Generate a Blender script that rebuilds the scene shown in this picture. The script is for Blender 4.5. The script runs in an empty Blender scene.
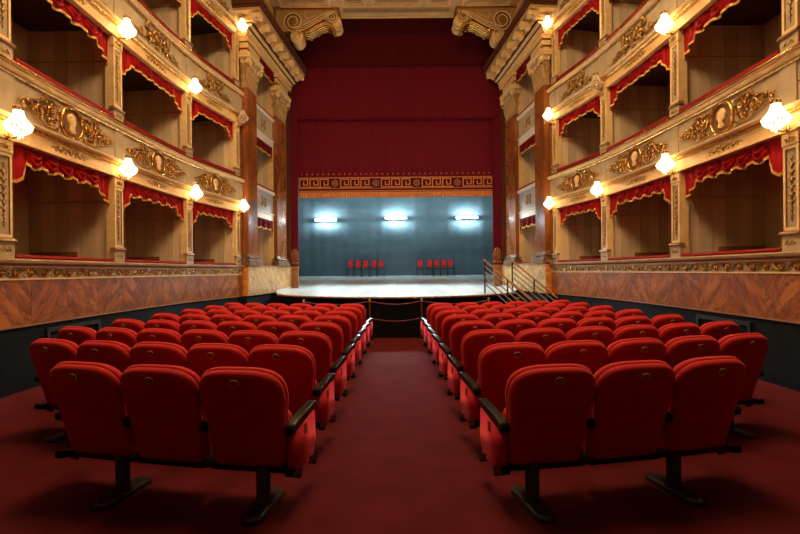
import bpy, bmesh, math, random
from mathutils import Vector, Matrix
random.seed(7)
sc = bpy.context.scene
C = sc.collection
PI = math.pi

# ------------------------------------------------------------ camera, world, lights, exposure
cam_d = bpy.data.cameras.new('camera'); cam = bpy.data.objects.new('camera', cam_d); C.objects.link(cam)
cam.matrix_world = Matrix.Translation((0, 0, 1.55)) @ Matrix.Rotation(PI/2, 4, 'X') @ Matrix.Rotation(math.radians(-0.5), 4, 'Z')
cam_d.sensor_width = 36; cam_d.lens = 19.8; cam_d.shift_x = .005; cam_d.shift_y = .005
cam_d.clip_start = .05; cam_d.clip_end = 200
sc.camera = cam
sc.view_settings.view_transform = 'Standard'; sc.view_settings.look = 'None'
sc.view_settings.gamma = 1; sc.view_settings.use_curve_mapping = False
sc.view_settings.exposure = 0.15
w = bpy.data.worlds.new('world'); sc.world = w; w.use_nodes = True
w.node_tree.nodes['Background'].inputs[0].default_value = (1, .62, .34, 1)
w.node_tree.nodes['Background'].inputs[1].default_value = .20

def light(kind, name, loc, energy, color, size=1, rot=None, target=None, sy=None, spread=None):
    d = bpy.data.lights.new(name, kind); o = bpy.data.objects.new(name, d); C.objects.link(o)
    o.location = loc; d.energy = energy; d.color = color
    if kind == 'AREA':
        d.size = size
        if sy: d.shape = 'RECTANGLE'; d.size_y = sy
        if spread: d.spread = math.radians(spread)
    elif kind in ('POINT', 'SPOT'): d.shadow_soft_size = size
    if target is not None:
        o.rotation_euler = (Vector(target) - Vector(loc)).to_track_quat('-Z', 'Y').to_euler()
    return o
WARM = (1, .60, .27)
# hall chandelier high over the stalls (above the frame), and the stage rig above the curtain
light('AREA', 'hall_chandelier', (0, 5.6, 10.4), 980, (1, .64, .32), 3.6, target=(0, 7.0, 3))
light('AREA', 'stage_work_light', (0, 18.5, 4.9), 560, (.80, .95, 1), 6.0, target=(0, 13.4, .9), sy=.3, spread=130)
light('AREA', 'stage_rig_light', (0, 20.5, 7.8), 400, (.72, .93, 1), 10, target=(0, 27.6, 4.6), sy=1.2, spread=110)

# ------------------------------------------------------------ materials
def mat(name, col, rough=.6, metal=0, col2=None, scale=5, detail=4, mix=(.35, .65), bump=0, bscale=60, sheen=0, spec=.5, coat=0, stretch=None):
    m = bpy.data.materials.new(name); m.use_nodes = True
    nt = m.node_tree; b = nt.nodes['Principled BSDF']
    b.inputs['Base Color'].default_value = (*col, 1); b.inputs['Roughness'].default_value = rough
    b.inputs['Metallic'].default_value = metal; b.inputs['Specular IOR Level'].default_value = spec
    if sheen: b.inputs['Sheen Weight'].default_value = sheen; b.inputs['Sheen Tint'].default_value = (*[min(1, c*1.6+.1) for c in col], 1)
    if coat: b.inputs['Coat Weight'].default_value = coat; b.inputs['Coat Roughness'].default_value = .12
    tc = nt.nodes.new('ShaderNodeTexCoord'); src = tc.outputs['Object']
    if stretch:
        mp = nt.nodes.new('ShaderNodeMapping'); mp.inputs['Scale'].default_value = stretch
        nt.links.new(src, mp.inputs[0]); src = mp.outputs[0]
    if col2:
        n = nt.nodes.new('ShaderNodeTexNoise'); n.inputs['Scale'].default_value = scale; n.inputs['Detail'].default_value = detail
        nt.links.new(src, n.inputs['Vector'])
        r = nt.nodes.new('ShaderNodeValToRGB'); r.color_ramp.elements[0].position = mix[0]; r.color_ramp.elements[1].position = mix[1]
        r.color_ramp.elements[0].color = (*col, 1); r.color_ramp.elements[1].color = (*col2, 1)
        nt.links.new(n.outputs[0], r.inputs[0]); nt.links.new(r.outputs[0], b.inputs['Base Color'])
    if bump:
        n = nt.nodes.new('ShaderNodeTexNoise'); n.inputs['Scale'].default_value = bscale; n.inputs['Detail'].default_value = 3
        nt.links.new(src, n.inputs['Vector'])
        bp = nt.nodes.new('ShaderNodeBump'); bp.inputs['Strength'].default_value = bump; bp.inputs['Distance'].default_value = .01
        nt.links.new(n.outputs[0], bp.inputs['Height']); nt.links.new(bp.outputs[0], b.inputs['Normal'])
    return m

def marble(name, c1, c2, c3, rough=.25, rot=0., scale=1.6, stretch=2.6, vein=.045):
    """clouded stone: stretched turbulence between two tones and thin dark veins"""
    m = bpy.data.materials.new(name); m.use_nodes = True
    nt = m.node_tree; b = nt.nodes['Principled BSDF']; b.inputs['Roughness'].default_value = rough
    tc = nt.nodes.new('ShaderNodeTexCoord'); mr = nt.nodes.new('ShaderNodeMapping'); mp = nt.nodes.new('ShaderNodeMapping')
    mr.inputs['Rotation'].default_value = (rot, 0, 0); mp.inputs['Scale'].default_value = (1, 1, stretch)
    nt.links.new(tc.outputs['Object'], mr.inputs[0]); nt.links.new(mr.outputs[0], mp.inputs[0])
    def noise(sc_, det, dist):
        n = nt.nodes.new('ShaderNodeTexNoise'); n.inputs['Scale'].default_value = sc_; n.inputs['Detail'].default_value = det
        n.inputs['Distortion'].default_value = dist; nt.links.new(mp.outputs[0], n.inputs['Vector']); return n.outputs[0]
    r = nt.nodes.new('ShaderNodeValToRGB'); e = r.color_ramp.elements
    e[0].position = .30; e[0].color = (*[x*.62 for x in c1], 1); e[1].position = .48; e[1].color = (*c1, 1)
    x = e.new(.66); x.color = (*c2, 1)
    nt.links.new(noise(scale*1.3, 8, .8), r.inputs[0])
    r2 = nt.nodes.new('ShaderNodeValToRGB'); e = r2.color_ramp.elements
    e[0].position = .5-vein; e[0].color = (0, 0, 0, 1); e[1].position = .5; e[1].color = (.8, .8, .8, 1); x = e.new(.5+vein*.6); x.color = (0, 0, 0, 1)
    nt.links.new(noise(scale*.8, 6, 1.6), r2.inputs[0])
    mx = nt.nodes.new('ShaderNodeMix'); mx.data_type = 'RGBA'
    nt.links.new(r2.outputs[0], mx.inputs['Factor']); nt.links.new(r.outputs[0], mx.inputs['A']); mx.inputs['B'].default_value = (*c3, 1)
    nt.links.new(mx.outputs['Result'], b.inputs['Base Color'])
    return m

def emis(name, col, strength):
    m = bpy.data.materials.new(name); m.use_nodes = True
    b = m.node_tree.nodes['Principled BSDF']; b.inputs['Base Color'].default_value = (.9, .85, .7, 1)
    b.inputs['Roughness'].default_value = .2
    b.inputs['Emission Color'].default_value = (*col, 1); b.inputs['Emission Strength'].default_value = strength
    return m

M = dict(
    velvet=mat('red_velvet', (.46, .016, .018), .75, col2=(.38, .011, .013), scale=9, bump=.25, bscale=220, sheen=.35, spec=.2),
    velvet_stage_lit=mat('red_velvet_stage_lit', (.52, .020, .045), .8, col2=(.46, .016, .038), scale=9, sheen=.4, spec=.2),  # same red velvet, with the cool stage light's pink put into its colour
    carpet=mat('carpet', (.080, .007, .009), .95, col2=(.060, .005, .007), scale=3, bump=.4, bscale=300, spec=.08, sheen=.06),
    black=mat('black_plastic', (.006, .006, .006), .28, spec=.2),
    steel=mat('black_steel', (.018, .017, .016), .4, metal=.3),
    band=mat('dark_base_paint', (.004, .006, .009), .8, col2=(.007, .009, .012), scale=4, spec=.12),
    band2=mat('dark_vent_paint', (.008, .008, .008), .5),
    cream=mat('cream_stucco', (.74, .51, .22), .5, col2=(.62, .42, .17), scale=6),
    ivory=mat('ivory_stucco', (.78, .58, .28), .42, col2=(.66, .48, .22), scale=8),
    grey=mat('grey_stucco', (.42, .34, .215), .6, col2=(.35, .28, .175), scale=5),
    coolgrey=mat('cool_grey_panel', (.34, .33, .32), .6),
    white=mat('white_stucco', (.60, .55, .46), .5),
    gold=mat('gilding', (.85, .50, .14), .27, metal=.95, col2=(.30, .135, .03), scale=26, bump=.3, bscale=80),  # dark mottling stands in for the relief's shading and glints
    gilt=mat('dull_gilding', (.60, .36, .12), .36, metal=.85, col2=(.20, .095, .025), scale=34, bump=.3, bscale=120),  # brown mottle likewise paints shading into the carved relief
    umber=mat('umber_stripe', (.075, .022, .008), .6, spec=.2),
    brass=mat('brass', (.28, .17, .06), .3, metal=.9),
    fabric=mat('beige_wall_fabric', (.72, .58, .39), .9, col2=(.64, .51, .34), scale=2.5, stretch=(1, 1, .3), spec=.1, bump=.2, bscale=200),
    fabric2=mat('brown_wall_fabric', (.60, .48, .32), .9, col2=(.53, .42, .28), scale=2.5, stretch=(1, 1, .3), spec=.1, bump=.2, bscale=200),
    boxdark=mat('box_interior', (.42, .32, .20), .9),
    boxfloor=mat('box_floor_carpet', (.06, .028, .016), .95),
    wood=mat('warm_wood', (.35, .13, .04), .45, col2=(.22, .08, .025), scale=4, stretch=(1, .2, 3)),
    rail=mat('brown_ledge', (.30, .17, .09), .45, col2=(.22, .12, .06), scale=4),
    frieze=mat('frieze_ground', (.38, .32, .23), .6, col2=(.32, .265, .19), scale=5),
    cushion=mat('crimson_cushion', (.20, .005, .009), .85, sheen=.1, spec=.15),
    swag=mat('scarlet_swag', (.55, .006, .012), .65, col2=(.42, .005, .009), scale=3, sheen=.08, spec=.25),
    fringe=mat('gold_fringe', (.72, .42, .11), .6, metal=.3, col2=(.45, .24, .06), scale=40),
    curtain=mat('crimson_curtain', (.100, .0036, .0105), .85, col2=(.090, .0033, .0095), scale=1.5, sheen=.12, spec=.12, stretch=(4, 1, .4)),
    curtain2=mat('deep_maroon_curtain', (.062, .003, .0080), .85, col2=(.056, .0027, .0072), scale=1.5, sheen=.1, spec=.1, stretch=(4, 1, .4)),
    curtgold=mat('embroidered_gold', (.48, .17, .045), .6, metal=.2, col2=(.36, .115, .03), scale=30),
    curtdim=mat('dull_embroidery', (.20, .075, .025), .7, col2=(.12, .04, .015), scale=30),
    backdrop=mat('teal_backdrop', (.075, .125, .150), .75, col2=(.052, .092, .115), scale=1.1, detail=7, bump=.15, bscale=8, stretch=(.35, 1, 1.5)),
    stagedark=mat('stage_dark', (.004, .004, .004), .9, spec=.08),
    board=mat('pale_stage_boards', (.58, .63, .63), .24, col2=(.48, .54, .55), scale=3, stretch=(6, .4, 1), spec=.6),
    board2=mat('pale_stage_boards_b', (.60, .65, .64), .26, col2=(.50, .56, .57), scale=3, stretch=(6, .4, 1), spec=.6),
    nosing=mat('stage_nosing', (.16, .085, .04), .45),
    steelrail=mat('stainless_rail', (.13, .125, .12), .5, metal=.6),
    rope=mat('maroon_rope', (.16, .02, .03), .8),
    attic=mat('attic_beige', (.60, .43, .21), .6, col2=(.50, .36, .17), scale=3),
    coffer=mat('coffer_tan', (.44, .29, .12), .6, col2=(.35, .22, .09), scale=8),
    columnm=marble('brown_column_marble', (.20, .062, .016), (.28, .095, .026), (.10, .032, .012), .15, .3, 1.0, .7, .02),
    basem=marble('grey_base_marble', (.17, .10, .06), (.24, .16, .10), (.09, .05, .03), .2, .6, 3, 1.5, .03),
    plinth=marble('cream_plinth_marble', (.50, .31, .12), (.58, .39, .18), (.20, .12, .06), .35, .8, 1.5, 3.2),
    plinth_o=marble('orange_plinth_marble', (.58, .22, .05), (.66, .30, .08), (.28, .10, .03), .35, .8, 1.8, 3),
    marbleA=marble('brown_panel_marble', (.27, .078, .011), (.42, .145, .024), (.085, .026, .009), .42, .85, 1.5, 3.2),
    marbleB=marble('brown_panel_marble_mirrored', (.26, .075, .011), (.40, .138, .023), (.085, .026, .009), .42, -.85, 1.5, 3.2),
    lit=emis('lit_crystal', (1, .74, .42), 2.6),
    crystal=mat('unlit_crystal', (.72, .60, .42), .12, spec=.9),
    tube=emis('fluorescent_tube', (.80, .95, 1), 60),
    fixture=mat('white_fixture', (.7, .7, .7), .5),
    cameo=mat('cameo_brown', (.17, .085, .035), .5),
    plate=mat('plate_brass', (.62, .38, .14), .5, metal=.2),
    platedark=mat('plate_dark', (.26, .035, .02), .6),
)

# ------------------------------------------------------------ object helpers
def link(name, me, parent=None, loc=None):
    o = bpy.data.objects.new(name, me); C.objects.link(o)
    if parent is not None: o.parent = parent
    if loc is not None: o.location = loc
    return o

def obj(name, bm, m, parent=None, org=None, smooth=False, label=None):
    """link bm as ONE mesh; org: local origin subtracted from the vertices"""
    if org is not None: bmesh.ops.translate(bm, verts=bm.verts, vec=-Vector(org))
    bmesh.ops.recalc_face_normals(bm, faces=bm.faces)
    me = bpy.data.meshes.new(name); bm.to_mesh(me); bm.free()
    me.materials.append(M[m] if isinstance(m, str) else m)
    if smooth:
        for p in me.polygons: p.use_smooth = True
        if smooth != 'all':
            try: me.set_sharp_from_angle(angle=math.radians(40))
            except Exception: pass
    o = link(name, me, parent)
    if parent is None and org is not None: o.location = org
    if label: o['label'] = label
    return o

def thing(name, label, cat, loc=(0, 0, 0), rotz=0, group=None):
    o = bpy.data.objects.new(name, None); C.objects.link(o)
    o.location = loc; o.rotation_euler = (0, 0, rotz); o.empty_display_size = .1
    return tag(o, label, cat, group)

def tag(o, label, cat, group=None):
    o['label'] = label; o['category'] = cat
    if group: o['group'] = group
    return o

def struct(o): o['kind'] = 'structure'; return o
def stuff(o): o['kind'] = 'stuff'; return o

def share(name, me, parent, mtx, label=None):
    o = link(name, me, parent); o.matrix_local = mtx
    if label: o['label'] = label
    return o

def dup(root, loc, rotz, label, group=None):
    r = root.copy(); C.objects.link(r); r.location = loc; r.rotation_euler = (0, 0, rotz); r['label'] = label
    if group: r['group'] = group
    for ch in list(root.children):
        c = ch.copy(); C.objects.link(c); c.parent = r
        for g in ch.children:
            d = g.copy(); C.objects.link(d); d.parent = c
    return r

def B(): return bmesh.new()

def box(bm, x0, x1, y0, y1, z0, z1, f=None):
    f = f or (lambda x, y, z: Vector((x, y, z)))
    v = [bm.verts.new(f(x, y, z)) for x in (x0, x1) for y in (y0, y1) for z in (z0, z1)]
    for a in ((0, 1, 3, 2), (4, 6, 7, 5), (0, 4, 5, 1), (2, 3, 7, 6), (0, 2, 6, 4), (1, 5, 7, 3)):
        bm.faces.new([v[i] for i in a])
    return v

def cbox(bm, x0, x1, y0, y1, z0, z1, c=.01, f=None):
    """box with chamfered vertical+horizontal edges via bevel"""
    tb = B(); box(tb, x0, x1, y0, y1, z0, z1)
    bmesh.ops.bevel(tb, geom=list(tb.edges), offset=c, segments=2, affect='EDGES', profile=.6)
    merge(bm, tb, f)

def merge(bm, tb, f=None):
    mp = {}
    for v in tb.verts: mp[v] = bm.verts.new(f(*v.co) if f else v.co)
    for fa in tb.faces:
        try: bm.faces.new([mp[v] for v in fa.verts])
        except ValueError: pass
    tb.free()

def tube(bm, pts, r, n=6, f=None, closed=False):
    pts = [Vector(p) for p in pts]
    rr = r if isinstance(r, (list, tuple)) else [r]*len(pts)
    rings = []
    N = len(pts)
    up = None
    for i, p in enumerate(pts):
        a = pts[(i-1) % N] if (closed or i > 0) else p; b = pts[(i+1) % N] if (closed or i < N-1) else p
        t = (b-a)
        t = t.normalized() if t.length > 1e-9 else Vector((0, 0, 1))
        if up is None:
            up = Vector((0, 0, 1)) if abs(t.z) < .8 else Vector((0, 1, 0))
        x = t.cross(up)
        if x.length < 1e-6: x = t.cross(Vector((1, 0, 0)))
        x.normalize(); y = x.cross(t).normalized(); up = y
        ring = []
        for k in range(n):
            q = p + (x*math.cos(2*PI*k/n) + y*math.sin(2*PI*k/n))*rr[i]
            ring.append(bm.verts.new(f(*q) if f else q))
        rings.append(ring)
    for i in range(N if closed else N-1):
        a, b = rings[i], rings[(i+1) % N]
        for k in range(n): bm.faces.new((a[k], a[(k+1) % n], b[(k+1) % n], b[k]))
    if not closed:
        bm.faces.new(rings[0][::-1]); bm.faces.new(rings[-1])

def blob(bm, c, r, nu=8, nv=5, f=None, rot=None):
    """ellipsoid; r=(rx,ry,rz)"""
    c = Vector(c); rows = []
    R = rot or Matrix.Identity(3)
    def P(q): 
        q = c + R @ Vector(q)
        return bm.verts.new(f(*q) if f else q)
    top = P((0, 0, r[2])); bot = P((0, 0, -r[2]))
    for j in range(1, nv):
        th = PI*j/nv
        rows.append([P((r[0]*math.sin(th)*math.cos(2*PI*i/nu), r[1]*math.sin(th)*math.sin(2*PI*i/nu), r[2]*math.cos(th))) for i in range(nu)])
    for i in range(nu):
        bm.faces.new((top, rows[0][i], rows[0][(i+1) % nu])); bm.faces.new((bot, rows[-1][(i+1) % nu], rows[-1][i]))
    for j in range(len(rows)-1):
        for i in range(nu): bm.faces.new((rows[j][i], rows[j+1][i], rows[j+1][(i+1) % nu], rows[j][(i+1) % nu]))

def lathe(bm, prof, n=16, c=(0, 0, 0), f=None):
    rings = []
    for r, z in prof:
        rings.append([bm.verts.new((f or Vector)((c[0]+r*math.cos(2*PI*i/n), c[1]+r*math.sin(2*PI*i/n), c[2]+z)) if not f else f(c[0]+r*math.cos(2*PI*i/n), c[1]+r*math.sin(2*PI*i/n), c[2]+z)) for i in range(n)])
    for a, b in zip(rings, rings[1:]):
        for i in range(n): bm.faces.new((a[i], a[(i+1) % n], b[(i+1) % n], b[i]))
    bm.faces.new(rings[0][::-1]); bm.faces.new(rings[-1])

def spiral(cx, cy, r0, turns, a0, sgn, n=18, r1=.15):
    out = []
    for i in range(n+1):
        t = i/n; a = a0 + sgn*2*PI*turns*t; r = r0*(1-t*(1-r1))
        out.append((cx+r*math.cos(a), cy+r*math.sin(a)))
    return out

def gold_scroll(bm, f, cx, cy, r, sgn=1, a0=PI/2, rt=.014, leaves=5, w=.02, hub=True):
    """scroll of acanthus in the (u,v) plane with relief along w. f(u,v,w)->world"""
    sp = spiral(cx, cy, r, 1.25, a0, sgn, 14, .3)
    tube(bm, [(x, y, w) for x, y in sp], [rt*(1-.4*i/14) for i in range(15)], 4, f)
    if hub:
        for k in range(5):
            a = 2*PI*k/5 + .3
            blob(bm, (cx+.22*r*math.cos(a), cy+.22*r*math.sin(a), w+.004), (r*.15, r*.15, .014), 5, 3, f)
    for k in range(leaves):
        a = a0 - sgn*.25 + sgn*2*PI*k/(leaves+.6)
        rr = r*(1.12 - .05*k)
        q = Matrix.Rotation(a+sgn*.9, 3, 'Z')
        blob(bm, (cx+rr*math.cos(a), cy+rr*math.sin(a), w), (r*.30, r*.12, .014), 6, 3, f, q)

# ------------------------------------------------------------ hall geometry
def floor_z(y): return -.012*(y-2.9)
PATH = [(4.40, -2.3), (4.86, 3.3), (5.05, 5.7), (5.11, 8.15), (5.0, 10.7), (4.585, 12.85), (4.545, 13.1)]
def _cr(p0, p1, p2, p3, t):
    return tuple(.5*((2*b)+(-a+c)*t+(2*a-5*b+4*c-d)*t*t+(-a+3*b-3*c+d)*t**3) for a, b, c, d in zip(p0, p1, p2, p3))
_s = []; _S = [0.0]; knots = [0.0]
for i in range(len(PATH)-1):
    p0 = PATH[max(i-1, 0)]; p1 = PATH[i]; p2 = PATH[i+1]; p3 = PATH[min(i+2, len(PATH)-1)]
    if i >= len(PATH)-2: f_ = lambda t: tuple(a+(b-a)*t for a, b in zip(p1, p2))
    else: f_ = lambda t: _cr(p0, p1, p2, p3, t)
    for k in range(24):
        q = f_(k/24)
        if _s: _S.append(_S[-1] + math.dist(q, _s[-1]))
        _s.append(q)
    knots.append(None); knots[i] = _S[len(_s)-24]
_S.append(_S[-1]+math.dist(PATH[-1], _s[-1])); _s.append(PATH[-1]); knots[-1] = _S[-1]
def wpos(s):
    s = max(0, min(s, _S[-1]-1e-6))
    lo, hi = 0, len(_S)-1
    while hi-lo > 1:
        m_ = (lo+hi)//2
        if _S[m_] <= s: lo = m_
        else: hi = m_
    t = (s-_S[lo])/(_S[hi]-_S[lo]); a, b = _s[lo], _s[hi]
    p = (a[0]+(b[0]-a[0])*t, a[1]+(b[1]-a[1])*t)
    tx, ty = b[0]-a[0], b[1]-a[1]; l = math.hypot(tx, ty)
    return p, (-ty/l, tx/l)           # position (X positive side) and the normal into the hall
def wallmap(sd):
    def f(s, o, z):
        (px, py), (nx, ny) = wpos(s)
        return Vector((sd*(px*(1.013 if sd > 0 else 1)+nx*o), py+ny*o, z))
    return f
def pmap(sd):                          # proscenium reveal: t along it from y=13.06
    def f(t, o, z):
        return Vector((sd*((4.43 if sd > 0 else 4.37)-.0887*t-.996*o), 13.06+.996*t-.0887*o, z))
    return f
S0, SP, SA, SB, SC_, SD, SE = knots
PIERS = [(SP, 'E'), (SA, 'A'), (SB, 'B'), (SC_, 'C'), (SD, 'D')]
TB = 2.58                               # height of one tier
Z0 = 1.76

def sweep(bm, prof, s0, s1, f, n=24):
    """closed (o,z) profile swept along s with mapping f(s,o,z)"""
    rings = [[bm.verts.new(f(s0+(s1-s0)*i/n, o, z)) for o, z in prof] for i in range(n+1)]
    k = len(prof)
    for a, b in zip(rings, rings[1:]):
        for j in range(k): bm.faces.new((a[j], a[(j+1) % k], b[(j+1) % k], b[j]))
    bm.faces.new(rings[0][::-1]); bm.faces.new(rings[-1])

def rect(o0, o1, z0, z1): return [(o0, z0), (o1, z0), (o1, z1), (o0, z1)]

# ------------------------------------------------------------ floor
bm = B()
ys = [-2, 0, 2.9, 6, 9, 12, 14]
for a, b in zip(ys, ys[1:]):
    v = [bm.verts.new((x, y, floor_z(y))) for x, y in ((-6.6, a), (6.6, a), (6.6, b), (-6.6, b))]
    bm.faces.new(v)
bmesh.ops.remove_doubles(bm, verts=bm.verts, dist=1e-4)
fl = struct(obj('floor', bm, 'carpet')); fl['label'] = 'dark red carpeted stalls floor sloping to the stage'

bm = B(); box(bm, -6.6, 6.6, -2.5, -2.3, 0, 12)
wb = struct(obj('wall_back', bm, 'boxfloor')); wb['label'] = 'plain rear wall of the hall behind the viewer'

# ------------------------------------------------------------ shared relief meshes
def mesh_of(name, bm, m, smooth=True):
    bmesh.ops.recalc_face_normals(bm, faces=bm.faces)
    me = bpy.data.meshes.new(name); bm.to_mesh(me); bm.free(); me.materials.append(M[m])
    if smooth:
        for p in me.polygons: p.use_smooth = True
    return me
bm = B()                                  # rosette in the u,v plane (x,z), relief toward +y
for k in range(6):
    a = 2*PI*k/6
    blob(bm, (.026*math.cos(a), 0, .026*math.sin(a)), (.017, .012, .017), 6, 4)
blob(bm, (0, .006, 0), (.014, .014, .014), 6, 4)
ROSETTE = mesh_of('rosette', bm, 'gold')

def wall_matrix(sd, s, o, z, sx=1.0):
    f = wallmap(sd); p = f(s, o, z); (_, n) = wpos(s)
    nn = Vector((sd*n[0], n[1], 0)).normalized(); t = nn.cross(Vector((0, 0, 1)))
    return Matrix(((t.x, nn.x, 0, p.x), (t.y, nn.y, 0, p.y), (0, 0, 1, p.z), (0, 0, 0, 1)))

def trophy_ornament(bm, f, half=.85, sc_=1.0, med=True):
    """gilded scrollwork either side of u=0; f(u,v,w)"""
    for s in (-1, 1):
        g = lambda u, v, w, s=s: f(s*u, v, w)
        if med:
            gold_scroll(bm, g, .40, .045, .115, 1, PI, .013, 6)
            gold_scroll(bm, g, .43, -.13, .072, -1, PI, .010, 4)
            gold_scroll(bm, g, .62, -.02, .10, -1, PI, .011, 5)
            gold_scroll(bm, g, .55, .15, .055, 1, 0, .009, 4)
            gold_scroll(bm, g, .79, .01, .062, 1, PI, .009, 4)
            tube(bm, [(.25, .16, .02), (.34, .19, .02), (.48, .20, .02), (.60, .13, .02), (.72, .09, .02), (.86, .05, .02), (.97, .0, .02)], [.012, .013, .012, .012, .010, .008, .004], 4, g)
            tube(bm, [(.26, -.15, .02), (.36, -.20, .02), (.52, -.19, .02), (.66, -.14, .02), (.80, -.08, .02), (.95, -.03, .02)], [.012, .012, .011, .010, .008, .004], 4, g)
            for k in range(9):
                u = .28+.08*k; v = (.20-.022*k)*(1 if k % 2 else -1)
                blob(bm, (u, v*.95, .02), (.034, .018, .014), 6, 3, g, Matrix.Rotation(.7*(1 if k % 2 else -1), 3, 'Z'))
            for k in range(4): blob(bm, (.90+.03*k, .0+.012*(-1)**k, .02), (.018, .014, .012), 5, 3, g)
        else:
            # winged griffin facing the lyre, tail ending in a scroll
            blob(bm, (.26, -.03, .03), (.115, .06, .035), 8, 4, g, Matrix.Rotation(.5, 3, 'Z'))
            blob(bm, (.17, .075, .03), (.045, .085, .03), 8, 4, g, Matrix.Rotation(-.3, 3, 'Z'))
            blob(bm, (.135, .15, .035), (.045, .032, .028), 8, 4, g)
            for k in range(6):
                a = .5+.16*k
                blob(bm, (.28+.085*math.cos(a)*(1+.1*k), .04+.11*math.sin(a)+.012*k, .028), (.10, .016, .014), 6, 3, g, Matrix.Rotation(a, 3, 'Z'))
            tube(bm, [(.18, -.02, .03), (.13, -.06, .03), (.09, -.03, .03)], [.022, .016, .012], 5, g)
            tube(bm, [(.30, -.06, .03), (.27, -.13, .03), (.33, -.17, .03)], [.026, .016, .012], 5, g)
            tube(bm, [(.34, -.04, .025), (.42, -.11, .025), (.52, -.13, .025), (.60, -.07, .025)], [.022, .016, .013, .010], 5, g)
            gold_scroll(bm, g, .54, -.05, .07, -1, -.3, .012, 5)
            gold_scroll(bm, g, .68, -.10, .05, 1, PI, .009, 4)
            tube(bm, [(.60, -.15, .02), (.75, -.16, .02), (.88, -.13, .02)], [.010, .008, .004], 4, g)
    if not med:
        tube(bm, [(-.07, .16, .03), (-.085, .04, .03), (-.04, -.06, .03), (0, -.09, .03), (.04, -.06, .03), (.085, .04, .03), (.07, .16, .03)], .016, 5, f)
        for k in (-1, 0, 1): tube(bm, [(k*.025, -.06, .025), (k*.025, .14, .025)], .005, 4, f)
        tube(bm, [(-.09, .14, .03), (.09, .14, .03)], .010, 4, f)
        blob(bm, (0, -.13, .02), (.09, .04, .03), 8, 4, f)
        blob(bm, (0, .19, .025), (.035, .035, .02), 6, 4, f)

def profile_head(bm, f, flip):
    """cameo portrait in relief, a classical head in profile with a neck"""
    pts = [(-.01, .19), (.05, .175), (.085, .13), (.09, .10), (.115, .06), (.095, .045), (.10, .02), (.09, .0), (.088, -.03), (.06, -.055),
           (.035, -.065), (.04, -.12), (.085, -.17), (.0, -.195), (-.085, -.165), (-.055, -.10), (-.075, -.03), (-.115, .02), (-.12, .09), (-.085, .155)]
    k = .86
    pts = [(x*k*(-1 if flip else 1), y*k) for x, y in pts]
    lo = [bm.verts.new(f(x, y, .0)) for x, y in pts]; mid = [bm.verts.new(f(x, y, .018)) for x, y in pts]
    hi = [bm.verts.new(f(x*.8, y*.88, .034)) for x, y in pts]; c = bm.verts.new(f(0, .02, .04))
    n = len(pts)
    for i in range(n):
        j = (i+1) % n
        bm.faces.new((lo[i], lo[j], mid[j], mid[i])); bm.faces.new((mid[i], mid[j], hi[j], hi[i])); bm.faces.new((hi[i], hi[j], c))
    s = -1 if flip else 1
    for a, b, r in ((-.06, .09, .020), (-.07, .04, .020), (-.02, .13, .020)):
        blob(bm, (s*a, b, .028), (r, r*.7, .02), 6, 4, f)

def oval(bm, f, ru, rv, w, r, n=28, m=5):
    tube(bm, [(ru*math.cos(2*PI*i/n), rv*math.sin(2*PI*i/n), w) for i in range(n)], r, m, f, closed=True)

def swag_mesh(bm, f, u0, u1, ztop, drop, o=.06, tail=.26, taildrop=.30, ns=4, seed=0):
    """draped valance between u0 and u1: straight tails at both ends, gathered swags between. returns the bottom edge"""
    nu, nv = 84, 18
    L = u1-u0; tl = tail/L
    rnd = random.Random(seed); ph = rnd.random()*6
    grid = []; edge = []
    for i in range(nu+1):
        t = i/nu
        if t < tl:   e = t/tl; b = drop+taildrop*(1-.75*max(0, e-.6)/.4); istail = 1
        elif t > 1-tl*.75: e = (1-t)/(tl*.75); b = drop+taildrop*1.05*(1-.75*e); istail = 1
        else:
            q = (t-tl)/(1-tl*1.75)*ns; e = q-int(q); b = drop*(.80+.20*math.sin(PI*e)); istail = 0
        col = []
        for j in range(nv+1):
            v = j/nv
            if istail: w = .03+.030*math.sin(t*L*50+ph)*(.3+.7*v)+.015*math.sin(t*L*23)
            else: w = .02+.065*math.sin(PI*v)*math.sin(PI*e)+.026*math.sin(v*19+3.0*math.cos(2*PI*e)+ph)*(.35+.65*math.sin(PI*e))*min(1, v*4)
            z = ztop-b*v
            p = f(u0+L*t, o+w, z); col.append(bm.verts.new(p))
        grid.append(col); edge.append((u0+L*t, o+w+.006, ztop-b))
    for a, b in zip(grid, grid[1:]):
        for j in range(nv): bm.faces.new((a[j], b[j], b[j+1], a[j+1]))
    # give it thickness
    g = list(bm.faces)
    r = bmesh.ops.solidify(bm, geom=g, thickness=-.008)
    return edge

def valance(f, u0, u1, ztop, drop, label, group, org, seed=0, m='swag', **kw):
    bm = B(); edge = swag_mesh(bm, f, u0, u1, ztop, drop, seed=seed, **kw)
    root = tag(obj('valance', bm, m, None, org, smooth='all'), label, 'curtain', group)
    b2 = B()
    fr = [[b2.verts.new(f(u, o+dw, z+dz)) for dw, dz in ((-.012, .012), (.012, .012), (.010, -.028), (-.010, -.028))] for u, o, z in edge]
    for a, b in zip(fr, fr[1:]):
        for j in range(4): b2.faces.new((a[j], a[(j+1) % 4], b[(j+1) % 4], b[j]))
    b2.faces.new(fr[0][::-1]); b2.faces.new(fr[-1])
    obj('fringe', b2, 'fringe', root, org)
    return root

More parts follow.
